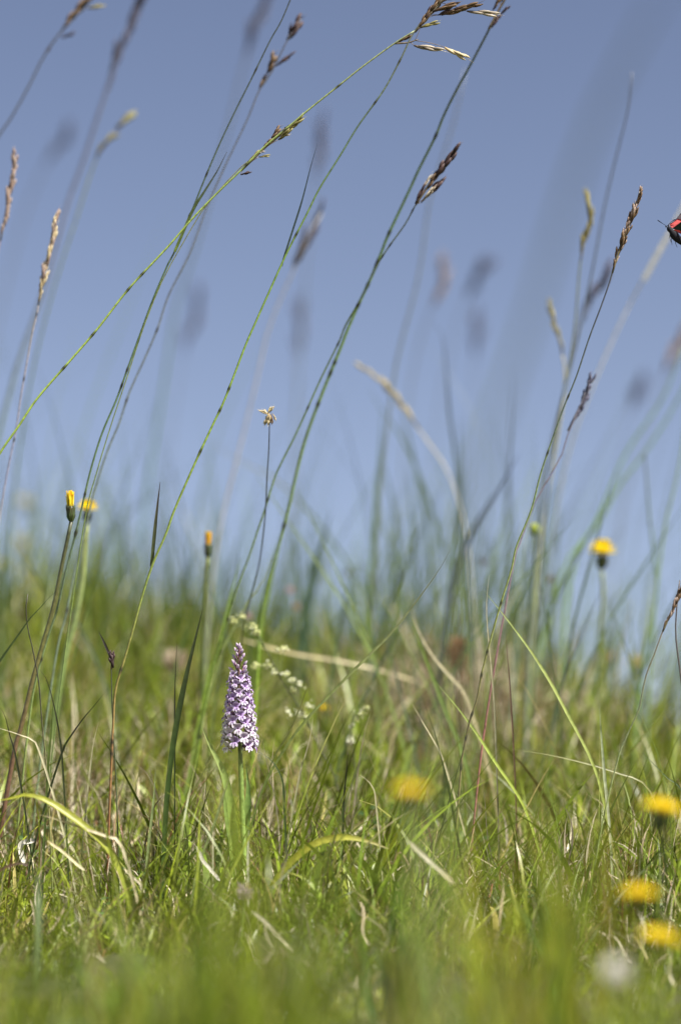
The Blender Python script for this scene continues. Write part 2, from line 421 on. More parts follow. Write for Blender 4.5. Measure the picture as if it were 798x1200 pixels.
def patch_green(bright=1.0, straw=.06):
    def f(u, d, n):
        a = noise(u * 14 + 3, d * 14)[:, None]; b = noise(u * 37, d * 37 + 8)[:, None]
        c = np.array([.125, .195, .02]) * (1 - a) + np.array([.29, .305, .034]) * a
        c = c * (1 - .5 * b) + np.array([.055, .10, .025]) * .5 * b
        s = (rng.random(n) < straw)[:, None]
        c = np.where(s, np.array([.34, .28, .13]), c)
        return c * bright * np.array([.84, .88, .6])
    return f
def straw_cols(u, d, n):
    a = rng.random((n, 1)) ** 1.3; c = np.array([.19, .13, .065]) * (1 - a) + np.array([.66, .60, .45]) * a
    g = (rng.random(n) < .12)[:, None]; return np.where(g, np.array([.14, .05, .03]), c)
def N(m, s, n, lo=.1): return np.clip(rng.normal(m, s, n), lo * m, None)
# thick fine turf about the focus plane
n = 56000; u, d = scatter(n, 1.3, 2.45, .05, lambda u, d: np.clip((.08 + .92 * (noise(u * 26, d * 26) > .34)) * (1 - bump(u, d, .085, 2.3, .065, .85) - bump(u, d, -.2, 1.93, .045, .8)), 0.03, 1))
field('turf_grass', u, d, N(.028, .012, n), N(.0011, .0004, n), .85, 1.2, patch_green(), M_GRASS, 4, .12, label='dense short yellow-green turf covering the whole slope', cat='grass', wind=.12, tipcol=(.4, .33, .16))
n = 34000; u, d = scatter(n, 2.4, 3.2, .05)
field('turf_grass', u, d, N(.030, .013, n), N(.0017, .0006, n), .4, .9, patch_green(1.0, .05), M_GRASS, 4, .1, label='soft green turf along the crest under the sky', cat='grass', wind=.15, tipcol=(.4, .34, .17))
n = 26000; u, d = scatter(n, .62, 3.9, .5, lambda u, d: (np.abs(u) > .118 * d + .03))
field('turf_grass', u, d, N(.036, .012, n), N(.003, .0008, n), .45, .9, patch_green(), M_GRASS, 4, .1, label='green turf at the outer sides of the slope', cat='grass', wind=.12)
# medium blades standing out of the turf
n = 8500; u, d = scatter(n, 1.62, 2.5, .06)
field('meadow_grass', u, d, N(.062, .026, n), N(.0015, .0005, n), .62, .8, patch_green(1.1, .05), M_GRASS, 7, .06, label='taller green blades rising out of the turf around the orchid', cat='grass', wind=.18, tipcol=(.42, .34, .16))
n = 2400; u, d = scatter(n, 1.64, 2.4, .06)
field('meadow_grass', u, d, N(.055, .02, n), N(.003, .0009, n), .45, 1.5, patch_green(1.15, .05), M_GRASS, 8, .05, label='broader arching green blades scattered through the turf', cat='grass', wind=.12, tipcol=(.4, .33, .12))
n = 15000; u, d = scatter(n, 1.62, 2.4, .04)
field('turf_grass', u, d, N(.040, .014, n), N(.0007, .0002, n), 1.2, 1.3, patch_green(1.1, .22), M_GRASS, 7, .42, lift=rng.uniform(0, .008, n), label='hair-fine curled blades matted over the turf', cat='grass', wind=.05)
# crest grass against the sky
n = 3000; u, d = scatter(n, 2.4, 3.0, .1)
field('crest_grass', u, d, N(.07, .03, n), N(.0017, .0005, n), .22, .6, patch_green(.9, .06), M_GRASS, 8, .05, label='loose fringe of thin green blades standing on the crest', cat='grass', wind=.2)
n = 900; u, d = scatter(n, 2.35, 2.95, .1, lambda u, d: .5 + .5 * (u / d > .0) * (u / d < .07))
field('crest_grass', u, d, N(.19, .05, n), N(.0012, .0004, n), .3, .7, (lambda u, d, n: patch_green(.85, .05)(u, d, n) * np.array([.7, .85, 1.6])), M_GRASS, 10, .04, label='taller thin blades crossing one another at the crest', cat='grass', wind=.15)
# thatch of dead grass lying in the turf, thick on the tussocks
def sd(u, d):
    return np.clip(.12 + bump(u, d, .085, 2.27, .085, 1.6) + bump(u, d, -.2, 1.93, .075, 1.8) + bump(u, d, -.06, 1.85, .06, .9) + bump(u, d, .15, 1.75, .06, .7), 0, 1)
n = 9500; u, d = scatter(n, 1.5, 2.6, .05, sd)
field('dead_grass', u, d, N(.042, .018, n), N(.001, .0004, n), 1.25, .8, straw_cols, M_STRAW, 8, .55, lift=rng.uniform(.0, .024, n), label='tangled pale dead grass lying through the turf', cat='dead grass')
n = 650; u, d = scatter(n, 2.1, 2.5, .0, lambda u, d: bump(u, d, .085, 2.3, .065, 1.0))
field('dead_grass', u, d, N(.06, .022, n), N(.0019, .0007, n), .5, 1.6, straw_cols, M_STRAW, 9, .2, lift=0, label='arching straw of the brown tussock right of the middle', cat='dead grass')
# foreground, close to the lens
n = 1500; u, d = scatter(n, .75, 1.2, .03, lambda u, d: .06 + .94 * (noise(u * 24, d * 9) > .5))
field('foreground_grass', u, d, N(.084, .024, n), N(.0021, .0007, n), .25, .7, patch_green(1.1, .05), M_GRASS, 7, .05, label='blurred green grass standing nearest the camera', cat='grass', wind=.1)
n = 11000; u, d = scatter(n, .6, 1.35, .03)
field('foreground_grass', u, d, N(.034, .012, n), N(.002, .0006, n), .4, .9, patch_green(), M_GRASS, 4, .05, label='blurred short turf in the near foreground', cat='grass', wind=.1)
# small leaves of herbs and moss
def herb_leaves():
    spots = [(45, 990), (60, 1010), (35, 1010), (200, 985), (380, 935), (215, 1010), (600, 1080), (460, 985), (340, 900), (150, 1080), (540, 1010), (110, 960), (690, 960), (770, 900)]
    b = MB()
    for (px, py) in spots:
        # distance at which the turf shows at this height
        dd = min(np.linspace(1.35, 2.6, 120), key=lambda q: abs(yground(px, q) - py - 12))
        u0 = (px - 399) / F * dd
        for k in range(44):
            u = u0 + rnd.gauss(0, .010); d = dd + rnd.gauss(0, .018); v = float(ground(u, d)) + rnd.uniform(.006, .028)
            L = rnd.uniform(.005, .009); a = rnd.uniform(0, 6.28); dr = (math.cos(a), rnd.uniform(.0, .5), math.sin(a))
            pts = [W(u + dr[0] * L * t, v + dr[1] * L * t - .002 * t * t, d + dr[2] * L * t) for t in (0, .25, .5, .75, 1)]
            b.blade(pts, [.0012, .004, .0052, .004, .0006], rnd.choice([(.06, .13, .035), (.09, .18, .05), (.05, .11, .04)]), (0, -.3, 1), .12)
    tag(b.build('herb_leaves', M_GRASS), 'small dark green herb leaves low in the turf', 'leaves', None, 'stuff')
herb_leaves()
# ------------------------------------------------------------------ the orchid
def orchid():
    d = FOC; mm = 1 / F * d                                   # one photograph pixel, in metres, at the orchid
    X0 = 281
    base = W(*uv(285, yground(285, d) + 3, d), d)
    t = thing('orchid', base, 'pale lilac spotted orchid with a cone-shaped spike of many small flowers', 'orchid')
    P, _ = path([(280, 756), (280, 800), (281, 850), (282, 890), (284, 950), (286, 1000)], d)
    k = np.linspace(0, 1, 28)
    MB().tube(P, mm * (1.2 + 2.0 * np.clip(k * 2.2, 0, 1)), lerp_cols([(.12, .05, .06), (.10, .10, .04), (.16, .25, .06), (.24, .36, .09), (.2, .3, .07)], 28), 8).build('stem', M_STEM, t, base)
    # leaves
    for lp, lw, lc, dz in [([(237, 852), (247, 875), (262, 905), (270, 940), (275, 985), (280, 1030)], 9, [(.30, .36, .13), (.2, .29, .07), (.17, .26, .05)], -.01),
                       ([(289, 900), (291, 930), (288, 975), (286, 1030)], 9, [(.14, .22, .06), (.16, .27, .06)], .006),
                       ([(275, 938), (273, 960), (275, 1000), (279, 1040)], 12, [(.27, .34, .09), (.2, .3, .06)], -.012),
                       ([(268, 905), (265, 925), (268, 965), (274, 1020)], 8, [(.2, .28, .08), (.17, .26, .06)], .0),
                       ([(300, 880), (318, 895), (331, 915), (334, 940)], 0, G, 0)][:4]:
        Q, _ = path(lp, d + dz, d, root=False, n=22); q = np.linspace(0, 1, 22)
        MB().blade(Q, lw * mm * np.clip(.08 + q * 2.5, 0, 1), lerp_cols(lc, 22), (0, -1, .3), .35, .5).build('leaf', M_GRASS, t, base)
    # floret meshes: +z outward from the stalk, +y up the spike; unit = 1 px
    def floret(seed, lil, pale, spot):
        r = random.Random(seed); h = MB(); l = MB()
        # spur and ovary behind
        h.tube([(0, .5, -6), (0, -.3, -3), (0, -.2, 0)], [.9, 1.2, 1.1], (.20, .12, .16), 5)
        h.tube([(0, -.4, 0), (.2, -2.2, -2.2), (.1, -3.2, -4.6)], [.7, .55, .25], lil, 5)
        # hood: dorsal sepal with two petals over the column
        for s_ in (-1, 0, 1):
            pts = [(s_ * .6, .4, 0), (s_ * 1.6, 2.2, .8), (s_ * 1.3, 3.5, 2.0), (s_ * .5, 3.9, 3.4)]
            h.blade(pts, [1.2, 2.2, 1.9, .5], [lil, lil, pale, pale], (0, -.5, 1), .35)
        # lateral sepals held out and turned up at the tips
        for s_ in (-1, 1):
            pts = [(s_ * .6, .3, .2), (s_ * 2.4, 1.4, .9), (s_ * 4.0, 2.6, .6), (s_ * (4.9 + r.uniform(-.4, .5)), 4.0 + r.uniform(-.5, .6), .2)]
            h.blade(pts, [1.0, 2.2, 1.8, .4], [lil, [(a + b_) / 2 for a, b_ in zip(lil, pale)], pale, WHT], (0, .1, 1), .25)
        h.blob((0, .6, .8), (.6, .6, .7), (.10, .02, .10), 5, 4)
        # three-lobed lip with dark loops
        for s_, L, wd_ in ((-1, 3.4, 2.2), (0, 4.6, 2.0), (1, 3.4, 2.2)):
            pts = [(0, 0, .8), (s_ * 1.2, -1.2, 1.9), (s_ * 2.3, -2.4 - (s_ == 0) * .8, 2.5), (s_ * 2.7, -L, 2.3)]
            l.blade(pts, [1.3, wd_, wd_ * .95, .5], [lil, pale, pale, WHT], (0, .35, 1), .08)
        for s_ in (-1, 1):
            l.tube([(s_ * .5, -.6, 1.75), (s_ * 1.25, -1.6, 2.55), (s_ * .7, -2.7, 2.85)], [.12, .26, .12], spot, 4)
        l.blob((0, -1.4, 2.35), (.22, .6, .2), spot, 5, 4)
        return h.mesh('floret', M_PETAL), l.mesh('lip', M_PETAL)
    WHT = (.78, .75, .77)
    kinds = [floret(1, (.46, .33, .58), (.66, .58, .74), (.2, .06, .28)), floret(2, (.56, .46, .64), (.74, .69, .76), (.22, .08, .28)),
             floret(3, (.40, .26, .55), (.60, .50, .71), (.26, .1, .36))]
    bb = MB()
    for a in range(4):
        ph = a * math.pi / 2
        bb.blade([(math.cos(ph) * .4, math.sin(ph) * .4, 0), (math.cos(ph) * 1.5, math.sin(ph) * 1.5, 2), (math.cos(ph) * 1.3, math.sin(ph) * 1.3, 4.4), (math.cos(ph) * .2, math.sin(ph) * .2, 6.4)], [1.4, 2.6, 2.0, .4], [(.30, .18, .34), (.42, .30, .50), (.6, .5, .62), (.75, .7, .72)], (math.cos(ph), math.sin(ph), .1), .1)
    bb.tube([(0, -.6, -3.5), (0, 0, 0)], [.6, 1.2], (.24, .13, .14), 5)
    bud = bb.mesh('bud', M_PETAL)
    upv = Vector(W(0, 1, 0) - W(0, 0, 0)).normalized(); rt = Vector((1, 0, 0)); toc = Vector(W(0, 0, -1) - W(0, 0, 0)).normalized()
    def put(me, lip, y, ang, rad, size, droop, name):
        out = (rt * math.cos(ang) + toc * math.sin(ang)).normalized()
        z = (out + upv * droop).normalized(); x = upv.cross(z).normalized(); yv = z.cross(x)
        c = Vector(W(*uv(X0 + (y - 880) * .008, y, d), d)) + out * rad * mm
        Mx = Matrix((x, yv, z)).transposed().to_4x4(); Mx = Matrix.Translation(c - Vector(base)) @ Mx @ Matrix.Rotation(rnd.uniform(-.25, .25), 4, 'Z') @ Matrix.Scale(size * mm, 4)
        o = link(name, me, t); o.matrix_basis = Mx
        if lip:
            lo = link('lip', lip, o); lo.rotation_euler = (rnd.uniform(-.15, .25), 0, rnd.uniform(-.1, .1))
    y = 876.0; ang = 0; i = 0
    while y > 789:
        f = (876 - y) / 87.0
        R = 18.8 - 9.0 * f ** 1.4 - (1.5 if f < .06 else 0)
        put(*kinds[1 if f < .42 and i % 3 else (0 if i % 2 else 2)], y + rnd.uniform(-1, 1), ang, R + rnd.uniform(-1, .8), 1.68 - .6 * f, .12 + .35 * f, 'floret')
        ang += 2.39996; y -= 1.2 + .08 * f; i += 1
    while y > 757:
        f = (789 - y) / 32.0
        put(bud, None, y, ang, 7.6 - 6.2 * f, 1.15 - .3 * f, .7 + 1.6 * f, 'bud')
        ang += 2.39996; y -= 1.75
    put(bud, None, 759, 0, .3, .95, 6, 'bud'); 
    # small bracts
    y = 872
    while y > 765:
        a = rnd.uniform(0, 6.28); out = np.array(rt * math.cos(a) + toc * math.sin(a)); c = W(*uv(X0, y, d), d)
        L = 9 * mm * (1 - (872 - y) / 200); p1 = c + out * L * .8 + np.array(upv) * L * .5; p2 = c + out * L * 1.15 + np.array(upv) * L * 1.2
        MB().blade([c, (c + p1) / 2 + out * .0003, p1, p2], [.0012, .0016, .0011, .0002], [(.09, .13, .04), (.11, .13, .05), (.14, .09, .08), (.16, .08, .1)], tuple(out), .3).build('bract', M_GRASS, t, base)
        y -= 6.5
orchid()

# ------------------------------------------------------------------ yellow hawkbits
YEL = (.84, .70, .04); YED = (.78, .56, .03); ORA = (.78, .46, .03)
def frame_at(px, py, d, lean=(0, 0)):
    c = Vector(W(*uv(px, py, d), d)); z = Vector(W(lean[0], 1, lean[1]) - W(0, 0, 0)).normalized()
    x = Vector((1, 0, 0)); x = (x - z * x.dot(z)).normalized(); y = z.cross(x)
    return c, Matrix((x, y, z)).transposed()
def involucre(b, c, A, r, h, col):
    c = np.array(c); A = np.array(A)
    pts = [c + A @ np.array([0, 0, -h * q]) for q in (1.12, 1, .8, .5, .2, 0)]
    b.tube(pts, [r * .22, r * .4, r * .72, r * .9, r * .92, r * .8], [col] * 6, 10)
    for row, (z0, z1, n) in enumerate(((-1, -.35, 8), (-.8, .12, 11))):
        for i in range(n):
            a = 2 * math.pi * (i + row * .5) / n; e = np.array([math.cos(a), math.sin(a), 0])
            p = [c + A @ (e * r * q + np.array([0, 0, h * z])) for q, z in ((.45, z0), (.86, z0 * .6 + z1 * .4), (1.0, z0 * .25 + z1 * .75), (.93, z1))]
            cc = tuple(k * rnd.uniform(.7, 1.5) for k in col)
            b.blade(p, [r * .3, r * .42, r * .3, r * .06], cc, tuple(A @ e), .2)
def hawkbit(label, px, py, wpx, d, stem, sw, scols, lean=(0, 0), state='open', d1=None, group='yellow hawkbits in the meadow', col=YEL):
    """px, py: middle of the yellow head; wpx its width; stem traced downwards"""
    mm = d / F; r = wpx / 2 * mm
    c, A = frame_at(px, py, d, lean); cn = np.array(c); An = np.array(A)
    ch = (.62 if state == 'open' else 1.0) * r if state == 'open' else .0
    kb = {'open': .95, 'closed': 3.1, 'bud': 1.3}[state] * wpx / 2
    stem = [(px - lean[0] * kb, py + kb)] + [q for q in stem if q[1] > py + kb + 4]
    P, _ = path(stem, d, d1 or d, n=30); base = P[-1]
    t = thing('hawkbit', base, label, 'flower', group)
    MB().tube(P, sw / 2 * mm * np.linspace(.85, 1.1, 30), lerp_cols(scols, 30), 7).build('stem', M_STEM, t, base)
    b = MB()
    if state == 'open':
        involucre(b, cn - An @ np.array([0, 0, r * .12]), An, r * .40, r * .78, (.055, .075, .025)); b.build('involucre', M_STEM, t, base)
        p = MB()
        zf = .45 if d < 1.5 else 1
        for row, (n, L, up, droop) in enumerate(((24, 1.0, .16, .06), (20, .86, .36, .2), (16, .62, .5, .36), (10, .36, .5, .5))):
            for i in range(n):
                a = 2 * math.pi * (i + row * .37) / n + rnd.uniform(-.08, .08); e = np.array([math.cos(a), math.sin(a), 0]); l_ = L * rnd.uniform(.88, 1.06)
                q = [cn + An @ (e * r * x + np.array([0, 0, r * z])) for x, z in ((.12, -.05), (l_ * .45, up * .9 * zf), (l_ * .8, (up + droop * .3) * zf), (l_, (up + droop) * zf))]
                p.blade(q, [r * .09, r * .21, r * .25, r * .2], [YED, col, col, col], (0, 0, 1), .12)
        for i in range(16):
            a = rnd.uniform(0, 6.28); q = rnd.uniform(0, .3) * r
            s = cn + An @ np.array([math.cos(a) * q, math.sin(a) * q, r * .1]); p.tube([s, s + An @ np.array([math.cos(a) * r * .05, math.sin(a) * r * .05, r * .4])], [r * .03, r * .02], YED, 4)
        p.build('petals', M_PETAL, t, base)
    else:                                            # closed: long cup with a brush of furled florets
        h = r * (3.5 if state == 'closed' else 1.5)
        if state == 'bud':
            b.blob(cn, (r, r, r * 1.15), (.3, .38, .04), 10, 7, An); involucre(b, cn - An @ np.array([0, 0, r * .2]), An, r * 1.02, r * 1.0, (.26, .33, .06)); b.build('involucre', M_STEM, t, base)
        else:
            involucre(b, cn, An, r * .95, h * .85, (.06, .075, .03)); b.build('involucre', M_STEM, t, base)
        p = MB(); n = 46 if state == 'closed' else 14
        for i in range(n):
            a = rnd.uniform(0, 6.28); q = math.sqrt(rnd.random()) * r * .62; L = h * rnd.uniform(.55, .95) * (1 if state == 'closed' else .3)
            z0 = 0 if state == 'closed' else r
            s = cn + An @ np.array([math.cos(a) * q, math.sin(a) * q, z0 * .8 - r * .2]); e = s + An @ np.array([math.cos(a) * r * .2 + rnd.uniform(-.1, .1) * r, math.sin(a) * r * .2, L])
            p.blade([s, (s + e) / 2, e], [r * .4, r * .5, r * .4], [col, col, rnd.choice([ORA, YED, YEL])], (math.cos(a), -abs(math.sin(a)), .1), .2)
        p.build('petals', M_PETAL, t, base)
    return t
hawkbit('half-closed orange-tipped flower head above a long dark cup at the left edge of the meadow', 83, 593, 12, 1.78, [(83, 612), (80, 630), (72, 668), (63, 712), (50, 757), (38, 800), (26, 850), (18, 878)], 5.5, [(.05, .06, .03), (.13, .13, .04), (.14, .08, .05), (.13, .07, .04)], (-.05, 0), 'closed', col=YEL)
hawkbit('open yellow flower head just right of the half-closed orange one', 103, 599, 28, 1.98, [(102, 612), (100, 640), (97, 680), (88, 730), (78, 765)], 7, [GP, (.19, .27, .09), G], (.05, 0), 'open')
hawkbit('closed flower head with an orange tip on a pale upright stem, above the dark blade', 244, 638, 10, 1.98, [(243, 652), (241, 680), (240, 720), (238, 760)], 5.5, [(.4, .46, .2), (.2, .28, .1), G], (.02, 0), 'closed', d1=2.1, col=ORA)
hawkbit('open yellow flower head standing alone against the sky on the right', 705, 650, 36, 2.15, [(706, 664), (706, 700), (703, 745), (700, 790)], 5, [(.38, .44, .2), (.3, .38, .16), G], (.03, .1), 'open', d1=2.22)
hawkbit('round green bud on a pale stem left of the lone yellow flower', 627, 620, 12, 2.1, [(627, 630), (626, 665), (624, 700), (622, 745)], 6, [(.38, .46, .2), (.3, .4, .14), G], (0, 0), 'bud', d1=2.2)
hawkbit('very blurred yellow flower head low in the middle of the grass', 480, 930, 52, 1.12, [(481, 945), (482, 1000), (484, 1100)], 5, [G, G], (0, .1), 'open')
hawkbit('upper yellow flower head at the right edge, among three blurred ones', 776, 950, 58, 1.28, [(777, 968), (776, 1000), (772, 1080)], 5, [GD, G], (.22, .1), 'open')
hawkbit('middle yellow flower head of the blurred three at the lower right', 747, 1050, 54, 1.2, [(748, 1065), (747, 1110), (745, 1160)], 5, [GP, G], (-.05, .05), 'open')
hawkbit('lowest yellow flower head of the blurred three, near the lower right corner', 774, 1102, 60, 1.2, [(776, 1115), (777, 1150), (778, 1200)], 5, [G, G], (.2, .05), 'open')
hawkbit('small pale yellow flower on the crest under the lone yellow flower', 745, 780, 24, 2.6, [(745, 792), (742, 812), (742, 830)], 4, [G, G], (0, .2), 'open', col=(.62, .5, .14))
hawkbit('tiny yellow flower in the grass right of the orchid', 380, 831, 11, 2.15, [(380, 838), (381, 860), (382, 890)], 2.5, [G, G], (0, -.4), 'open')
for k_, (x_, y_, dd_) in enumerate([(30, 592, 3.3), (27, 640, 3.3), (2, 665, 2.9)]):
    hawkbit(['faint pale yellow flower at the far left, topmost of three', 'faint pale yellow flower at the far left, below the topmost', 'pale yellow-green flower cut by the left edge of the picture'][k_], x_, y_, 22, dd_, [(x_, y_ + 12), (x_ - 2, y_ + 50), (x_ - 3, y_ + 110)], 3, [GP, G], (0, 0), 'open', col=(.62, .58, .22))

# white clover close to the lens, and other small heads
def round_head(name, label, px, py, r, d, stem, sw, cols, cat, n=60, scol=G, el=1.0, group=None, lens=.9):
    mm = d / F; c = W(*uv(px, py, d), d); P, _ = path(stem, d, d, n=20); base = P[-1]
    t = thing(name, base, label, cat, group)
    MB().tube(P, sw / 2 * mm, scol, 6).build('stem', M_STEM, t, base)
    b = MB(); R = r * mm; b.blob(c, (R * .45, R * .45, R * .45 * el), cols[0], 8, 6)
    for i in range(n):
        z = 1 - 2 * (i + .5) / n; a = i * 2.4; q = math.sqrt(1 - z * z); e = np.array([q * math.cos(a), q * math.sin(a), z * el])
        e2 = e * R * lens * rnd.uniform(.85, 1.1); tip = c + e2 + np.array([0, 0, R * .12])
        side = (q * math.sin(a), -q * math.cos(a), .2)
        b.blade([c + e * R * .3, c + e2 * .7, tip], [R * .14, R * .3, R * .08], [cols[0], rnd.choice(cols), rnd.choice(cols)], side, .3)
    b.build('flower_head', M_PETAL, t, base); return t
round_head('white_clover', 'blurred white round flower head near the bottom right', 722, 1140, 19, 1.04, [(722, 1155), (722, 1200), (724, 1260)], 5, [(.7, .68, .62), (.84, .82, .8), (.86, .83, .84)], 'flower')
round_head('seed_clock', 'fluffy beige seed head left of the orchid, behind the dark blade', 205, 775, 17, 2.25, [(205, 790), (204, 815), (203, 850)], 3, [(.36, .28, .2), (.46, .38, .3)], 'seed head')
round_head('wilted_flower', 'faded lilac flower in the grass below the orchid', 287, 1046, 13, 1.6, [(286, 1056), (284, 1080)], 3, [(.28, .2, .27), (.42, .34, .38), (.3, .25, .12)], 'flower', 40)
for k_, (x_, y_, r_, d_, c_, l_) in enumerate([(565, 659, 6, 2.35, (.07, .05, .03), 'dark round seed head at the crest under the crossing blades'), (645, 679, 6, 2.3, (.13, .09, .03), 'brown seed head between the green bud and the lone yellow flower'),
        (408, 672, 6, 2.5, (.07, .06, .03), 'small dark seed head, left of a pair at the middle of the crest'), (437, 678, 6, 2.5, (.13, .09, .04), 'small brown seed head, right of a pair at the middle of the crest'),
        (713, 770, 8, 2.5, (.24, .13, .06), 'rusty seed head in the crest grass under the lone yellow flower'), (340, 692, 6, 2.3, (.3, .19, .15), 'pinkish seed head above the bedstraw, upper of two'),
        (347, 711, 6, 2.3, (.27, .17, .13), 'pinkish seed head above the bedstraw, lower of two'), (291, 722, 6, 2.15, (.3, .22, .2), 'dull pink seed head behind the tip of the bedstraw')]):
    round_head('withered_flower', l_, x_, y_, r_, d_, [(x_, y_ + 6), (x_ + 1, y_ + 40), (x_ + 2, y_ + 80)], 2.2, [c_, tuple(q * 1.6 for q in c_)], 'seed head', 26, GD, group='small round seed heads at the crest')
# brown spent plantain-like brush behind the tussock
round_head('dead_flower_head', 'soft brown brush-like dead head on the tussock', 537, 766, 15, 2.2, [(537, 780), (538, 800), (538, 850)], 5, [(.16, .085, .04), (.22, .12, .055)], 'dead flower', 90, BR, 1.6)

def bedstraw(label, stems, clusters, d):
    mm = d / F; P, _ = path(stems, d, d, n=26); base = P[-1]
    t = thing('bedstraw', base, label, 'wildflower')
    MB().tube(P, 1.0 * mm * np.linspace(.6, 1.2, 26), (.07, .08, .035), 5).build('stem', M_STEM, t, base)
    sx = crom(stems, 40)
    for (x, y, r, yel) in clusters:
        c = W(*uv(x, y, d), d); k = min(39, int(np.argmin(np.hypot(sx[:, 0] - x, sx[:, 1] - y))) + 5)
        a, _ = path([(x, y), ((x + sx[k, 0]) / 2, (y + sx[k, 1]) / 2 - 1), tuple(sx[k])], d, d, root=False, n=8)
        s = MB().tube(a, .45 * mm, (.14, .18, .06), 4).build('side_stem', M_STEM, t, base)
        b = MB()
        for i in range(int(9 + r * 1.6)):
            p = c + np.array([rnd.gauss(0, .42), rnd.gauss(0, .42), rnd.gauss(0, .34)]) * r * mm
            a0 = rnd.uniform(0, 6.28); nn = np.array([rnd.gauss(0, .4), -rnd.uniform(.2, 1), rnd.uniform(.3, 1)]); nn /= np.linalg.norm(nn)
            e1 = np.cross(nn, [1, 0, .1]); e1 /= np.linalg.norm(e1); e2 = np.cross(nn, e1)
            for q in range(4):
                g = a0 + q * math.pi / 2; e = e1 * math.cos(g) + e2 * math.sin(g); cc = (.52, .54, .24) if rnd.random() < yel else (.66, .66, .54)
                b.blade([p, p + e * .9 * mm + nn * .1 * mm, p + e * 1.9 * mm], [.5 * mm, 1.3 * mm, .3 * mm], [(.4, .45, .12), cc, cc], tuple(nn), .1)
        b.build('flower_cluster', M_PETAL, s, base)
    return t
bedstraw('slender bedstraw with creamy yellow-green flower clusters leaning behind the orchid', [(296, 738), (306, 752), (318, 772), (332, 800), (350, 828), (362, 850), (376, 880), (390, 905)],
         [(273, 727, 7, .9), (284, 722, 6, .8), (296, 734, 8, .9), (302, 741, 6, .8), (333, 760, 5, .6), (326, 761, 4, .6), (302, 780, 7, .8), (314, 779, 6, .5), (322, 787, 5, .5), (334, 790, 6, .6), (342, 797, 6, .5), (351, 802, 6, .2), (344, 808, 4, .6), (338, 835, 6, .1), (350, 836, 4, .4), (361, 827, 6, .3), (357, 838, 5, .4)], 1.9)
bedstraw('short bedstraw sprig with small white flowers right of the orchid', [(416, 832), (412, 850), (413, 870), (416, 900)], [(424, 836, 5, .7), (417, 842, 4, .7), (412, 850, 5, .1), (411, 867, 6, .0), (430, 830, 3, .8)], 1.9)
# ------------------------------------------------------------------ burnet moth at the right edge
def moth():
    d = 1.75; px = lambda x, y, z=0: W(*uv(x, y, d + z), d + z)
    base = px(784, 285)
    t = thing('burnet_moth', px(783, 270), 'black and red burnet moth flying in at the right edge', 'moth')
    base = px(783, 270)
    sp = [(781.5, 266), (783.5, 268), (786, 271), (789, 274.5), (792.5, 279), (797, 282.5), (802, 285), (807, 286), (811, 286)]
    P = np.array([px(*q) for q in sp]); mm = d / F
    MB().tube(P, np.array([1.2, 3.2, 2.9, 5.2, 4.6, 4.0, 4.2, 3.4, .8]) * mm, [(.012, .012, .016)] * 9, 12).build('body', M_DARK, t, base)
    for e in ((780, 265.5), (782.5, 264.5)):
        MB().blob(px(e[0], e[1], -.001 if e[0] < 782 else .001), (1.1 * mm,) * 3, (.02, .02, .02), 8, 6).build('eye', M_DARK, t, base)
    def wing(name, pts, root, z1, col, border, zt):
        b = MB(); n = len(pts); c = np.array(root + (0,), float)
        ring = [px(x, y, zt * math.hypot(x - root[0], y - root[1]) / 45) for x, y in pts]
        inner = [px(root[0] + (x - root[0]) * .86, root[1] + (y - root[1]) * .86, zt * math.hypot(x - root[0], y - root[1]) * .86 / 45 + .0006) for x, y in pts]
        r0 = px(root[0], root[1], 0)
        v = [r0] + inner + ring; f = [(0, 1 + i, 2 + i) for i in range(n - 1)] + [(1 + i, 1 + n + i, 2 + n + i, 2 + i) for i in range(n - 1)]
        cols = [col] * (1 + n) + [border] * n
        off = np.array([0, .00012, .0001]); m = len(v)
        b.add(v, f, cols); b.add([p + off for p in v], [q[::-1] for q in f], cols)
        return b.build(name, M_WING, t, base, False)
    wing('forewing', [(800, 262), (820, 243), (836, 236), (842, 242), (838, 254), (820, 263), (801, 271)], (787, 268), 0, (.035, .05, .04), (.02, .025, .03), -.012)
    wing('hindwing', [(800, 264), (814, 259), (826, 262), (828, 271), (820, 278), (804, 277), (794, 272)], (788, 270), 0, (.45, .06, .05), (.03, .02, .03), -.008)
    wing('forewing', [(785, 262), (790, 259), (797, 250), (812, 240), (818, 244), (812, 254), (798, 264)], (785, 267), 0, (.05, .04, .05), (.02, .02, .03), .016)
    wing('hindwing', [(784, 263), (787, 261), (794, 256), (800, 258), (798, 266)], (786, 267), 0, (.4, .07, .07), (.2, .04, .05), .01)
    for a in ([(781, 265), (776, 262), (771, 258.5), (770, 257.7)], [(782, 264), (786, 260), (790, 257.5), (792.5, 257)]):
        MB().tube([px(*q) for q in a], np.array([.3, .35, .75, .3]) * mm, (.02, .03, .06), 5).build('antenna', M_DARK, t, base)
    for a in ([(785, 272), (784, 278), (786, 284)], [(788, 275), (786, 281), (787, 287)], [(791, 278), (791, 285), (793, 290)]):
        MB().tube([px(*q) for q in a], np.array([.5, .35, .2]) * mm, (.02, .025, .05), 4).build('leg', M_DARK, t, base)
moth()

# ------------------------------------------------------------------ tall grass stems, traced tip to root
GS = grass_stem
DK = [(.05, .06, .07), (.09, .12, .06), (.10, .15, .04)]
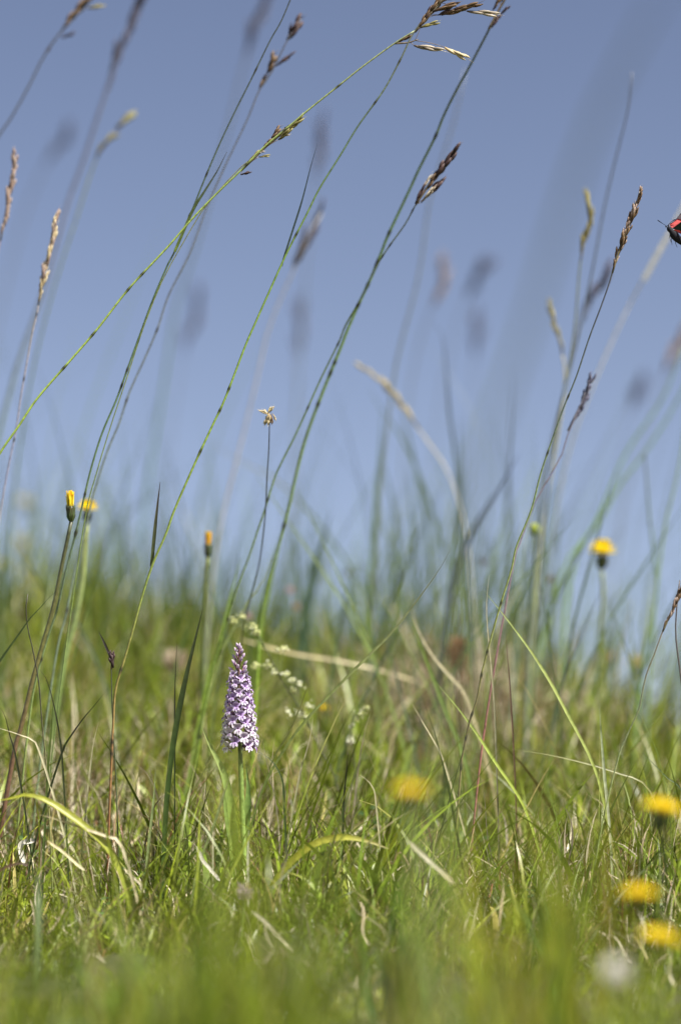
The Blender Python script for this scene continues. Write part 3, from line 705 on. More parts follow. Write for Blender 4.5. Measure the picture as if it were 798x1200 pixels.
# the two crossing stems whose heads meet at the top
GS('bright green stem crossing the sky diagonally to two loose dry spikelets',
   [(486, 36), (462, 51), (425, 78), (400, 98), (360, 130), (340, 147), (310, 172), (282, 200), (252, 229), (225, 257), (200, 286), (187, 300), (150, 340), (115, 385), (85, 420), (45, 466), (22, 500), (0, 532), (-40, 600), (-70, 680), (-85, 780)],
   3.3, [(.14, .16, .08), (.18, .24, .06), (.20, .28, .05), (.18, .27, .05), (.14, .2, .04)], 1.75, 1.74, nodes=10, n=70,
   head=('list', [(490, 46), (478, 50), (462, 51)], [(484, 53, 522, 60, 'silver', .8), (520, 55, 552, 71, 'pale', .85), (466, 50, 484, 40, 'brown', .9), (492, 33, 515, 25, 'olive', .9)]))
GS('long stem with a rusty base, its brown open seed head at the top edge',
   [(524, -6), (512, 8), (486, 36), (470, 68), (450, 105), (420, 147), (400, 180), (375, 220), (360, 250), (336, 297), (316, 341), (300, 377), (287, 407), (264, 467), (250, 497), (230, 540), (205, 597), (195, 625), (179, 662), (166, 702), (157, 735), (147, 770), (136, 808), (133, 850)],
   3.2, [(.1, .1, .08), (.07, .11, .07), (.12, .2, .04), (.16, .24, .04), (.14, .18, .04), (.17, .10, .04), (.15, .06, .035)], 1.75, 1.75, nodes=7, n=70,
   head=('list', [(526, -10), (505, 16), (486, 38)], [(488, 36, 503, 14, 'brown', 1), (492, 30, 508, 8, 'dark', 1.1), (497, 22, 516, 1, 'brown', 1.1), (503, 14, 522, -8, 'brown', 1), (510, 8, 532, -12, 'silver', 1),
        (506, 14, 540, 2, 'brown', .8), (516, 18, 550, 8, 'brown', .9), (530, 13, 566, 2, 'brown', .8), (512, 18, 530, 10, 'dark', .8), (546, 13, 586, 17, 'silver', .8), (524, 0, 548, -10, 'brown', .9)]),
   leaves=[([(372, 168), (364, 196), (354, 235), (343, 270), (334, 298), (330, 312)], 2.2, [(.03, .045, .07), (.05, .08, .06)]),
           ([(188, 565), (184, 600), (180, 640), (178, 664)], 4.2, [(.05, .035, .035), (.08, .11, .04)])])
GS('dark stem with a short split leaf, running out of the top edge left of centre',
   [(346, -14), (330, 24), (317, 47), (295, 92), (275, 132), (257, 170), (240, 210), (226, 245), (204, 297), (198, 308), (180, 350), (163, 396), (150, 432), (137, 468), (120, 508), (107, 550), (97, 592), (88, 630), (78, 668), (68, 712), (55, 752), (44, 792), (36, 835)],
   2.9, [(.04, .05, .06), (.05, .07, .06), (.06, .10, .04), (.07, .12, .05), (.07, .10, .06), (.15, .20, .06), (.12, .14, .04)], 1.78, 1.8, nodes=8, n=64,
   leaves=[([(266, 178), (255, 200), (240, 224), (226, 247), (205, 295)], 3.6, [(.06, .06, .06), (.07, .10, .04), (.14, .2, .04)])])
GS('seed head of paired olive spikelets lying along the bright diagonal stem',
   [(356, 132), (330, 158), (305, 178), (280, 198), (258, 222), (240, 243), (228, 262), (210, 293), (190, 330), (168, 385), (150, 440), (130, 500), (112, 560), (98, 620)],
   1.8, [(.16, .15, .07), (.13, .18, .05), (.1, .14, .05)], 1.765, 1.8,
   head=('list', [(352, 138), (320, 165), (283, 200)], [(338, 152, 357, 137, 'olive', 1.1), (326, 164, 343, 148, 'olive', 1.1), (318, 162, 330, 147, 'brown', 1.3), (322, 160, 334, 153, 'dark', 1.2), (328, 160, 341, 157, 'pale', 1), (308, 175, 320, 160, 'brown', 1.1),
        (290, 190, 305, 177, 'olive', 1), (303, 184, 317, 182, 'olive', 1), (302, 180, 311, 177, 'silver', 1), (282, 205, 295, 201, 'dark', 1.1), (333, 150, 345, 145, 'brown', 1)]))
GS('thin stem with a dark head of three spikelets beside the dark stem at the top',
   [(353, 22), (337, 47), (318, 85), (304, 106), (290, 140), (270, 182), (255, 215), (240, 250), (222, 298), (198, 346), (185, 385), (170, 420), (152, 460), (140, 496), (125, 532), (110, 580), (100, 622), (88, 670), (78, 720), (66, 770)],
   2.8, [(.05, .05, .06), (.07, .08, .09), (.09, .12, .09), (.1, .14, .06)], 1.9, 1.84, nodes=3,
   head=('list', [(353, 22), (337, 47), (318, 85), (306, 102)], [(336, 47, 356, 18, 'dark', 1.3), (313, 86, 324, 60, 'brown', 1.3), (322, 78, 346, 61, 'dark', .7), (338, 40, 342, 26, 'dark', .8), (304, 104, 313, 84, 'brown', .8)]))
# the pair meeting at the green sheath behind the orchid
GS('tall stem from a green sheath to small dark spikelets at the top edge',
   [(598, -12), (583, 14), (570, 40), (550, 78), (535, 105), (520, 135), (510, 160), (490, 200), (480, 222), (455, 275), (446, 298), (435, 325), (420, 357), (407, 387), (399, 408), (380, 455), (364, 497), (355, 525), (345, 565), (337, 600), (325, 645), (317, 672), (311, 697), (306, 727), (303, 760)],
   4.4, [(.05, .06, .08), (.08, .11, .09), (.10, .17, .06), (.15, .25, .04), (.13, .2, .05), (.13, .2, .06), (.2, .3, .04), (.2, .3, .04)], 1.84, 1.97, nodes=8, n=64, taper=.6,
   head=('list', [(600, -14), (585, 10), (572, 34)], [(586, 18, 597, 6, 'dark', 1), (576, 33, 586, 16, 'dark', 1), (577, 12, 588, -6, 'brown', 1), (586, 2, 596, -14, 'brown', 1)]))
grass_blade('bright green folded sheath at the foot of the tall stems behind the orchid', [(338, 600), (326, 640), (318, 672), (310, 705), (305, 735), (303, 760)], 9, [(.14, .2, .05), (.22, .33, .04), (.2, .3, .04)], 2.0, 2.2)
GS('stem with a dark purple-brown seed head of pointed spikelets, right of centre near the top',
   [(530, 182), (505, 212), (487, 240), (475, 262), (455, 290), (440, 314), (425, 346), (405, 381), (397, 401), (375, 446), (350, 502), (333, 536), (322, 560), (310, 599), (302, 622), (292, 652), (277, 692), (262, 742), (247, 795)],
   2.7, [(.08, .08, .09), (.10, .14, .07), (.14, .22, .05), (.13, .19, .05), (.17, .25, .05), (.18, .26, .05)], 1.82, 1.92, nodes=7, n=56,
   head=('list', [(530, 182), (508, 210), (487, 240)], [(516, 200, 540, 168, 'dark', 1), (507, 213, 526, 184, 'dark', 1.2), (500, 222, 514, 200, 'brown', 1.1), (498, 232, 522, 207, 'dark', 1), (493, 238, 510, 218, 'silver', .9), (493, 224, 506, 203, 'silver', .7), (486, 239, 499, 215, 'dark', .9), (505, 213, 520, 195, 'brown', 1)]))
GS('small papery straw-coloured seed head on a thin dark upright stem above the orchid',
   [(316, 496), (315, 530), (313, 560), (311, 603), (305, 655), (298, 684), (289, 720), (284, 745)], 2.4, [(.08, .09, .13), (.07, .09, .09), (.10, .10, .05), (.1, .12, .05)], 1.79, 2.05, n=36,
   head=('list', [(315, 484), (316, 496)], [(316, 486, 302, 480, 'pale', 1), (318, 490, 308, 479, 'pale', .9), (317, 483, 321, 475, 'pale', 1.3), (316, 484, 309, 500, 'pale', 1.2), (317, 486, 314, 500, 'pale', 1.2), (318, 486, 319, 498, 'brown', 1.3), (320, 485, 324, 494, 'pale', 1.2), (314, 485, 318, 476, 'straw', 1.2), (315, 497, 311, 487, 'straw', 1.3)]))
# right hand side
GS('slim brown seed spike on a thin dark stem leaning right, left of the moth',
   [(749, 224), (743, 247), (734, 270), (723, 297), (715, 327), (705, 356), (690, 396), (675, 441), (660, 478), (645, 520), (633, 556), (622, 598), (605, 640), (599, 667), (587, 706), (577, 741), (565, 786), (559, 818), (550, 846), (542, 884), (540, 900)],
   2.7, [(.07, .06, .05), (.04, .045, .06), (.06, .08, .07), (.12, .17, .06), (.15, .18, .05), (.10, .08, .04), (.13, .12, .04), (.06, .07, .03)], 1.75, 1.75, nodes=7, n=60,
   head=('spike', [(748, 228), (743, 247), (734, 270), (725, 294), (717, 320)], 'brown', 20, 17, False, .2, 1.0, 'pink'))
GS('rusty stem with a thin dark blurred head crossing behind the brown spike stem',
   [(690, 446), (682, 470), (672, 492), (664, 512), (657, 535), (643, 560), (630, 582), (620, 604), (608, 640), (600, 668)], 2.6, [(.08, .08, .1), (.09, .07, .09), (.15, .06, .05), (.11, .08, .04)], 1.86, 1.78, n=30,
   head=('spike', [(692, 446), (684, 466), (674, 486), (665, 505)], 'blue', 10, 16, False, .3))
GS('rusty seed spike at the right edge low over the meadow',
   [(799, 688), (790, 708), (781, 727), (773, 748), (765, 770), (757, 790), (752, 812), (748, 832), (735, 860), (722, 895)], 2.2, [(.15, .09, .05), (.11, .12, .07), (.2, .25, .1), (.18, .22, .06)], 1.72, 1.72, n=36,
   head=('spike', [(801, 684), (793, 702), (784, 722), (776, 740)], 'brown', 12, 13, False, .2, 1, 'pink'))
GS('dark bare stem rising beside the rusty spike at the right edge', [(796, 680), (793, 705), (791, 740), (794, 770), (798, 800), (800, 830)], 2.6, [(.05, .04, .04), (.07, .06, .04)], 1.78, n=24, sides=5)
# left edge
GS('pale straw seed spike on a speckled stem near the left edge',
   [(66, 258), (60, 282), (54, 310), (47, 345), (44, 366), (38, 392), (32, 425), (25, 465), (20, 500), (14, 530), (7, 565), (2, 595), (-4, 640), (-6, 700)], 2.6, [(.3, .24, .16), (.2, .18, .18), (.16, .16, .22), (.32, .30, .2), (.34, .32, .26), (.2, .2, .1)], 1.86, 1.86, nodes=5,
   head=('spike', [(66, 260), (60, 284), (54, 310), (48, 344), (45, 358)], 'pale', 17, 20, False, .16, .9, 'pink'))
GS('pinkish seed spike cut by the left edge of the picture', [(17, 184), (13, 215), (8, 245), (1, 280), (-8, 330), (-22, 420), (-34, 540), (-40, 650)], 2.6, [(.25, .16, .14), (.2, .14, .12), (.12, .14, .06)], 1.9, 1.9,
   head=('spike', [(17, 186), (14, 212), (8, 245), (1, 282)], 'pink', 14, 20, False, .16))
GS('drooping dark seed head in the top left corner', [(122, -18), (100, 8), (76, 32), (54, 62), (35, 100), (15, 136), (0, 158), (-30, 210), (-70, 300), (-100, 430)], 3.6, [(.05, .05, .05), (.05, .055, .07), (.08, .09, .09), (.1, .13, .07)], 2.02, 2.0,
   head=('list', [(122, -18), (100, 8), (76, 32)], [(74, 34, 90, 12, 'brown', 1.3), (84, 22, 102, -2, 'brown', 1.3), (95, 8, 116, -16, 'brown', 1.3), (102, 10, 124, 6, 'olive', .9), (72, 44, 90, 38, 'blue', 1), (53, 64, 60, 54, 'dark', 1.3)]))
GS('long blurred dark seed head at the top left, right of the corner one',
   [(164, 4), (150, 35), (140, 60), (131, 88), (122, 116), (110, 152), (96, 195), (82, 232), (70, 276), (56, 328), (40, 375), (22, 425), (2, 500), (-15, 580), (-25, 680)], 6, [(.05, .05, .07), (.09, .10, .14), (.10, .15, .12), (.1, .15, .08)], 2.25, 2.2,
   head=('spike', [(164, 2), (150, 35), (140, 60), (131, 84), (128, 106)], 'blue', 14, 34, True, .16, .9))
GS('soft green two-part seed head left of the dark stem', [(157, 133), (140, 150), (126, 166), (116, 180), (106, 205), (92, 250), (72, 310), (52, 380), (36, 450), (22, 540), (10, 640)], 3, [OL, GT, GT], 2.18, 2.2,
   head=('list', [(157, 133), (140, 150), (116, 180)], [(136, 150, 160, 130, 'olive', 1.1), (118, 174, 134, 156, 'olive', 1), (122, 168, 140, 157, 'olive', .8), (112, 184, 120, 168, 'olive', .7)]))
def faint(label, head, stem, wpx, tone, d, n=12, L=22, sc=None, spread=.34, fat=.68):
    return GS(label, head[:1] + stem, wpx, sc or [(.09, .10, .12), (.1, .13, .09)], d, d, n=26, head=('spike', head, tone, n, L, True, spread, fat) if n else None, sides=4)
faint('small blurred purplish head below the top left seed heads', [(79, 158), (66, 176), (52, 198)], [(66, 176), (50, 200), (36, 232), (22, 275), (6, 340), (-10, 420), (-20, 520)], 3.5, 'blue', 3.5)
faint('blurred bluish seed head at the top edge left of the dark stem', [(314, -4), (300, 28), (290, 58), (284, 82)], [(300, 30), (284, 82), (274, 125), (262, 172), (246, 230), (226, 300), (206, 362), (195, 432), (185, 495), (177, 540), (170, 600), (164, 660)], 4.5, 'blue', 2.75, 15, 30, [(.08, .09, .12), (.08, .10, .12), (.08, .14, .09), (.07, .14, .07)])
faint('blurred dark upright head behind the tip of the dark leaf', [(376, 150), (374, 185), (369, 222)], [(374, 185), (369, 222), (362, 290), (356, 360), (350, 440), (344, 540), (340, 640)], 2.5, 'blue', 2.9, 12, 26)
faint('blurred brown-grey head leaning right over the middle of the sky', [(377, 250), (362, 275), (350, 300), (342, 322)], [(362, 275), (342, 322), (328, 352), (314, 388), (304, 432), (290, 490), (276, 545), (262, 600), (252, 660)], 3.6, 'dark', 2.2, 12, 22, [(.2, .2, .2), (.25, .24, .24), (.16, .2, .12)])
faint('faint blue-grey head hanging in the middle of the sky', [(352, 366), (350, 395), (349, 425)], [(350, 395), (349, 430), (348, 500), (344, 580), (342, 680)], 2.4, 'blue', 3.5, 12, 26)
faint('faint greyish head between the two green stems', [(232, 350), (222, 385), (213, 420)], [(222, 385), (213, 420), (204, 480), (196, 560), (190, 660)], 2.2, 'blue', 3.7, 10, 28)
faint('faint brownish head right of centre under the purple-brown one', [(521, 312), (514, 338), (504, 364)], [(514, 338), (504, 364), (492, 400), (480, 460), (472, 540), (468, 640)], 2.6, 'pink', 2.8, 12, 22)
faint('faint bluish head, upper of two right of centre', [(566, 316), (557, 334), (546, 354)], [(557, 334), (546, 354), (530, 400), (516, 470), (506, 560), (500, 660)], 2.2, 'blue', 3.4, 12, 24)
faint('faint bluish head, lower of two right of centre', [(560, 378), (559, 398), (556, 424)], [(559, 398), (556, 424), (552, 500), (548, 590), (546, 680)], 2.2, 'blue', 3.5, 11, 22)
faint('tall faint stem running up between the purple-brown head and the pale spike', [(545, 80), (540, 100)], [(534, 135), (520, 180), (502, 240), (496, 290), (487, 340), (475, 382), (463, 432), (455, 490), (448, 545), (443, 610)], 3.6, 'blue', 2.25, 0)
GS('pale yellow seed spike nodding to the left over the middle of the meadow', [(424, 430), (442, 444), (460, 462), (472, 478), (484, 494), (494, 508), (508, 527), (522, 548), (535, 580), (546, 625), (552, 680)], 2, [(.5, .42, .2), (.45, .4, .28), (.4, .4, .3), (.2, .24, .1)], 2.2, 2.25,
   head=('spike', [(424, 429), (442, 444), (460, 461), (474, 479), (492, 503)], 'straw', 14, 15, True, .3, .85))
GS('thin bare stem standing high at the right of the sky', [(740, 84), (735, 130), (722, 182), (708, 242), (697, 300), (688, 345), (676, 400), (662, 452), (648, 510), (636, 570), (628, 640)], 3.4, [(.06, .07, .1), (.1, .12, .13), (.12, .16, .1)], 2.02, 2.1)
GS('soft green-brown spike left of the slim brown one', [(689, 238), (690, 262), (684, 284), (680, 304), (677, 335), (674, 375), (668, 420), (660, 460), (650, 520), (640, 600)], 3, [OL, (.1, .12, .1), (.13, .17, .1)], 2.0, 2.1,
   head=('spike', [(689, 238), (690, 262), (684, 284), (680, 305)], 'olive', 12, 19, True, .16, 1))
GS('blurred grey-blue seed head under the soft green-brown spike', [(708, 322), (695, 345), (684, 364), (677, 385), (671, 412), (664, 446), (655, 492), (640, 542), (626, 592), (615, 660)], 4, [(.08, .09, .13), (.09, .12, .12), (.12, .17, .1)], 2.25, 2.2,
   head=('spike', [(708, 320), (697, 342), (686, 362), (678, 384)], 'blue', 12, 22, True, .25, 1.1))
GS('short yellow-olive spike leaning left on the right of the sky', [(646, 362), (651, 384), (656, 402), (659, 418), (662, 440), (658, 480), (650, 530), (640, 590), (632, 650)], 3, [(.38, .33, .14), (.3, .3, .2), (.2, .25, .14)], 2.1, 2.15,
   head=('spike', [(646, 362), (651, 384), (656, 402), (659, 416)], 'olive', 9, 17, True, .2, .9))
GS('pale dry stem rising to the right edge below the moth', [(808, 226), (785, 268), (768, 302), (753, 328), (740, 352), (722, 388), (706, 424), (690, 462), (672, 510), (655, 580)], 3.5, [(.5, .48, .42), (.4, .4, .38), (.14, .17, .16), (.12, .17, .12)], 2.2, 2.25,
   leaves=[([(812, 220), (790, 262), (770, 298), (754, 328)], 6, [(.5, .5, .45), (.45, .45, .4)])])
GS('blurred pinkish head near the right edge, over the green stems', [(800, 395), (787, 418), (776, 442), (766, 475), (752, 520), (735, 575), (722, 650)], 2.6, [(.1, .1, .13), (.12, .15, .1)], 2.9, 2.9, head=('spike', [(800, 395), (788, 416), (776, 442)], 'pink', 12, 24, True, .25, 1.1))
faint('faint grey head low at the right of the sky', [(747, 452), (742, 468), (737, 484)], [(742, 468), (736, 500), (728, 550), (722, 620)], 2.2, 'blue', 3.5, 9, 22)
GS('green blurred stem arching to the right edge, upper of two', [(800, 408), (775, 468), (745, 512), (726, 545), (708, 590), (692, 622), (676, 650), (664, 700), (660, 740)], 4, [(.1, .16, .12), (.15, .25, .08), (.14, .22, .06)], 2.3, 2.3)
GS('green blurred stem arching to the right edge, lower of two', [(806, 446), (780, 492), (752, 535), (730, 562), (712, 592), (698, 618), (683, 634), (664, 660), (648, 700)], 4.4, [(.1, .16, .12), (.15, .24, .08), (.14, .22, .06)], 2.3, 2.3)
GS('upright green stem left of the right edge with a thick joint', [(755, 530), (757, 560), (760, 600), (764, 636), (769, 682), (764, 724), (756, 762), (750, 800)], 4.4, [(.08, .10, .12), (.1, .17, .08), (.13, .22, .06)], 2.15, 2.15, nodes=1)
GS('thin green stem leaning right from the thick joint', [(806, 470), (798, 530), (790, 570), (780, 610), (774, 650), (769, 690), (766, 720)], 3.6, [(.14, .2, .1), (.12, .18, .08)], 2.15, 2.15)
GS('stem with a black split sedge head left of the orchid', [(131, 766), (131, 790), (132, 830), (134, 870), (136, 905)], 2.2, [(.04, .045, .03), (.06, .09, .03)], 1.75, n=24,
   head=('list', [(132, 764), (131, 784)], [(133, 783, 129, 764, 'dark', 1.5), (131, 780, 134, 763, 'dark', 1.2), (130, 775, 131, 762, 'dark', 1.4)]), leaves=[([(116, 740), (122, 752), (130, 770)], 3, (.025, .022, .02))])
GS('thin stem with a blackened bent tip at the far left', [(33, 696), (31, 715), (33, 736), (37, 752), (41, 772), (46, 800), (50, 850), (54, 890)], 2.2, [(.03, .028, .02), (.03, .03, .02), (.15, .15, .06), (.09, .12, .04)], 1.76, n=26)
# wide out-of-focus blade close to the lens
o = grass_blade('wide very blurred pale green blade close to the camera, crossing the right of the sky', [(800, -60), (760, 20), (700, 135), (655, 260), (625, 360), (592, 460), (566, 540), (548, 620), (535, 760), (528, 900), (524, 1100)], 8.5, [(.08, .1, .1), (.15, .18, .12), (.17, .21, .12), (.14, .2, .08)], .82, .84, twist=.3, shape='strap')

# ------------------------------------------------------------------ single blades one can point at
GB_ = grass_blade
L_ = [
 ('broad dark green blade with a pointed tip just left of the orchid', [(238, 713), (230, 745), (219, 790), (209, 838), (201, 888), (196, 935), (194, 965)], 7.5, [(.05, .06, .03), (.045, .08, .02), (.06, .10, .02)], 1.73, None),
 ('thin dark blade standing behind the broad dark one', [(208, 750), (206, 785), (205, 830), (205, 870)], 2.2, [BK, GD], 1.76, None),
 ('long thin green blade slanting right from beside the orchid to the crest', [(528, 643), (516, 665), (495, 695), (460, 740), (430, 770), (400, 800), (362, 840), (340, 868), (322, 897), (308, 925)], 3.4, [(.17, .18, .12), (.24, .28, .1), (.15, .2, .05), (.14, .2, .04)], 1.75, None),
 ('bright yellow-green blade arching down right of the tussock', [(567, 692), (583, 712), (598, 731), (623, 765), (648, 805), (662, 832), (673, 852), (693, 892), (705, 930)], 4.4, [(.24, .30, .1), (.34, .4, .12), (.28, .34, .08), (.2, .27, .04)], 1.76, None),
 ('bright green blade falling right across the brown tussock', [(511, 800), (535, 828), (560, 862), (582, 896), (602, 925), (618, 955)], 4.4, [(.24, .3, .08), (.3, .38, .06), (.2, .28, .04)], 1.75, None),
 ('dark green blurred blade leaning over the tussock', [(481, 722), (490, 748), (500, 775), (512, 805), (524, 838), (538, 872), (548, 905)], 6.5, [(.13, .19, .04), (.13, .2, .04)], 1.93, None),
 ('pale dry blade beside the dark green one on the tussock', [(483, 714), (487, 732), (500, 758), (518, 782), (536, 802), (548, 822)], 5, [PS, (.36, .32, .18), (.25, .22, .1)], 1.95, None),
 ('fine upright blade with a pale tip left of the slanting yellow-green one', [(573, 674), (570, 705), (571, 735), (575, 775), (578, 812), (580, 850)], 2.4, [PS, (.2, .2, .12), (.08, .07, .04)], 1.78, None),
 ('short pale blade lying across the foot of the tussock', [(483, 825), (495, 846), (508, 868), (520, 893)], 3, [PS, (.32, .32, .14)], 1.78, None),
 ('bright pale upright blade among the grasses right of the tussock', [(702, 826), (704, 860), (708, 910), (713, 960), (716, 1003)], 4.2, [(.3, .36, .2), (.44, .48, .32), (.28, .36, .14)], 1.74, None),
 ('yellow-green blade arching over and down at the left edge', [(-4, 938), (12, 936), (32, 931), (56, 938), (80, 953), (106, 973), (128, 995), (142, 1022)], 10, [YG, YG, (.26, .3, .04), (.2, .26, .05)], 1.67, None),
 ('pale straw blade lying under the yellow-green arch at the left', [(48, 955), (70, 961), (96, 970), (125, 980), (142, 990)], 4.5, [ST, PS, ST], 1.67, None),
 ('yellow blade bent over to the right, right of the orchid stem', [(456, 995), (438, 988), (420, 983), (398, 981), (372, 987), (352, 1000), (332, 1020), (316, 1044), (306, 1065)], 9, [(.34, .30, .12), (.36, .36, .05), (.38, .38, .05), (.28, .33, .04), (.2, .27, .04)], 1.67, None),
 ('grey-green stalk lying aslant under the bent yellow blade', [(356, 1005), (340, 1020), (322, 1038), (298, 1064)], 4, [(.36, .4, .26), (.3, .36, .16)], 1.67, None),
 ('bleached upright stalk right beside the foot of the orchid', [(292, 973), (291, 1000), (291, 1035)], 3.4, [WH, (.5, .5, .36)], 1.67, None),
 ('dark curved blade at the left edge rising to the flower stems', [(72, 688), (60, 698), (46, 714), (36, 724), (22, 744), (8, 764), (-4, 785)], 3.4, [GD, GD, OL], 1.72, None),
 ('dark arching blade under the flower stems at the left', [(46, 784), (54, 794), (60, 812), (66, 838), (71, 868), (74, 900)], 2.6, [BK, GD], 1.73, None),
 ('upright dark blade left of the sedge', [(66, 804), (62, 830), (60, 860), (57, 895)], 3, [G, GD], 1.75, None),
 ('thin dark blade slanting over the turf left of the sedge', [(123, 812), (110, 828), (98, 842), (84, 862), (72, 885)], 2.8, [BK, GD], 1.74, None),
 ('pale bowed blade low at the far left', [(-6, 852), (12, 857), (30, 864), (45, 876)], 3.2, [PS, (.34, .36, .2)], 1.74, None),
 ('fine bright blade behind the sedge', [(116, 846), (112, 862), (108, 885)], 2.4, [PS, G], 1.76, None),
 ('dark tip blade at the left edge below the pale bowed one', [(-2, 826), (6, 838), (12, 862), (20, 892)], 2.6, [BK, GD], 1.74, None),
 ('soft bent green blade behind the flowers at the left edge', [(12, 634), (24, 648), (38, 670), (50, 692), (56, 720), (60, 752)], 7, [(.12, .13, .04), (.13, .17, .04), G], 2.15, None),
 ('blurred green blade with a hooked top right of the yellow flower', [(104, 664), (114, 676), (121, 690), (122, 715), (120, 742), (118, 770)], 6, [GD, G, G], 2.25, None),
 ('pale thin upright blade left of the flower stems', [(51, 676), (53, 700), (52, 730), (50, 758)], 3.5, [GP, G], 2.0, None),
 ('tall pale green blade left of the orchid tip', [(320, 650), (308, 682), (290, 706), (276, 735), (264, 757)], 4, [GP, (.2, .3, .06)], 1.92, None),
 ('yellow-green blade rising from behind the dark blade', [(282, 653), (276, 678), (270, 702), (262, 738), (254, 770), (244, 800)], 6, [(.2, .3, .06), (.22, .33, .05), G], 1.95, None),
 ('dark blue-green blurred blade above the straw stalk', [(388, 600), (380, 630), (370, 660), (362, 700), (357, 740), (355, 775)], 9, [GT, (.05, .10, .06), (.06, .12, .04)], 2.3, None),
 ('thin blue-green blade left of the broad blurred one', [(340, 608), (345, 640), (348, 668), (353, 707), (356, 745)], 4.5, [GT, GT], 2.35, None),
 ('long faint blade falling right across the middle of the sky', [(244, 514), (262, 528), (284, 541), (320, 560), (345, 582), (375, 616), (402, 652), (425, 690), (445, 735)], 4.5, [(.06, .08, .10), GT, GT], 2.4, None),
 ('dark arching blade at the middle of the crest', [(432, 456), (448, 482), (466, 506), (482, 536), (497, 575), (512, 620), (528, 660), (545, 700)], 5, [GT, GT, G], 2.35, None),
 ('blurred blade bending left of the pale yellow spike stem', [(470, 474), (476, 500), (483, 530), (492, 575), (500, 625), (506, 690)], 5, [GT, GT, G], 2.4, None),
 ('hooked blue-grey blade under the faint brownish head', [(504, 376), (514, 384), (520, 402), (523, 440), (527, 490), (534, 540), (540, 590), (545, 650)], 4.5, [(.08, .10, .13), (.06, .10, .10), GT], 2.25, None),
 ('dark blue-grey blade leaning right at the crest', [(609, 530), (597, 550), (581, 578), (563, 606), (548, 634), (535, 668), (528, 700)], 7, [(.05, .06, .10), (.06, .08, .09), GT], 2.2, None),
 ('thin upright blurred blade right of the leaning blue-grey one', [(601, 430), (600, 470), (597, 520), (595, 570), (596, 640), (598, 700)], 4, [(.09, .11, .14), GT], 2.4, None),
 ('blurred green blade behind the leaning blue-grey one', [(538, 486), (540, 520), (541, 560), (538, 600), (533, 650), (526, 700)], 5, [(.08, .11, .12), (.1, .17, .06), G], 2.3, None),
 ('short blurred dark blade standing left in the crest tuft', [(445, 528), (452, 556), (460, 590), (466, 630), (470, 690)], 5, [GT, G], 2.4, None),
 ('pale green blurred blade at the left of the crest tuft', [(448, 480), (446, 530), (442, 580), (438, 630), (432, 700)], 6, [(.1, .16, .1), (.16, .25, .06)], 2.35, None),
 ('blurred green blade at the right of the crest tuft', [(476, 545), (480, 580), (484, 620), (483, 670), (478, 720)], 5, [GT, G], 2.35, None),
 ('thin blade slanting left under the lone yellow flower', [(706, 686), (695, 710), (684, 736), (673, 764), (662, 790)], 3, [(.08, .10, .09), G], 1.98, None),
 ('thin blade slanting right under the lone yellow flower', [(706, 690), (716, 716), (726, 740), (734, 765), (740, 790)], 3, [(.08, .12, .06), G], 2.05, None),
 ('dark stalk left of the green bud stem', [(631, 664), (634, 690), (640, 720), (643, 750), (650, 790)], 3, [GD, GD], 2.0, None),
 ('curved dark blade right of the bedstraw', [(300, 880), (312, 886), (322, 896), (331, 914), (333, 940)], 3, [GD, GD], 1.74, None),
 ('upright black-green blade in the turf at mid-height, left of the blurred yellow flower', [(408, 880), (406, 905), (403, 935), (402, 965)], 3, [BK, GD], 1.74, None),
 ('thin slanting blade crossing the long green one near the orchid', [(372, 778), (362, 800), (352, 828), (338, 860), (318, 895)], 2.2, [OL, G], 1.78, None),
 ('pale upright blade right of the long slanting one', [(367, 840), (364, 862), (358, 885), (352, 905)], 2.6, [PS, G], 1.77, None),
 ('long brownish blade crossing the turf at the right', [(600, 878), (640, 884), (680, 893), (720, 905), (760, 925)], 3, [OL, (.2, .2, .07)], 1.78, None),
 ('fine blade slanting down right, far right of the turf', [(750, 880), (765, 895), (782, 912), (800, 930)], 2.4, [GD, GD], 1.76, None),
 ('fine reddish blade standing in the turf right of the tussock', [(592, 740), (597, 800), (600, 850), (603, 905)], 2.2, [(.12, .06, .05), (.10, .07, .04)], 1.8, None),
 ('bright upright blade rooted between the left mound and the orchid', [(183, 898), (181, 930), (178, 960), (174, 995), (172, 1020)], 3.4, [(.28, .34, .16), (.24, .32, .1)], 1.72, None),
 ('soft pale green blade standing in the left foreground', [(45, 1018), (46, 1050), (46, 1090), (44, 1140)], 8, [(.26, .34, .2), (.2, .28, .1)], 1.5, None),
 ('bowed pale blade beside the foot of the orchid', [(236, 950), (246, 960), (250, 975), (250, 992)], 3, [PS, (.36, .38, .24)], 1.73, None),
 ('fine looped pale blade left of the blurred yellow flower', [(421, 908), (430, 914), (438, 925), (441, 945)], 2.8, [PS, GP], 1.75, None),
 ('grey-green blade crossing in front of the orchid leaves', [(274, 893), (266, 920), (258, 945), (248, 975), (236, 1005)], 3.4, [GP, (.24, .31, .12)], 1.71, None),
]
for lb, pts, wp, cols, d, d1 in L_: GB_(lb, pts, wp, tuple(np.asarray(cols, float) * .88) if np.ndim(cols) == 1 else np.asarray(cols, float) * .88, d, d1)
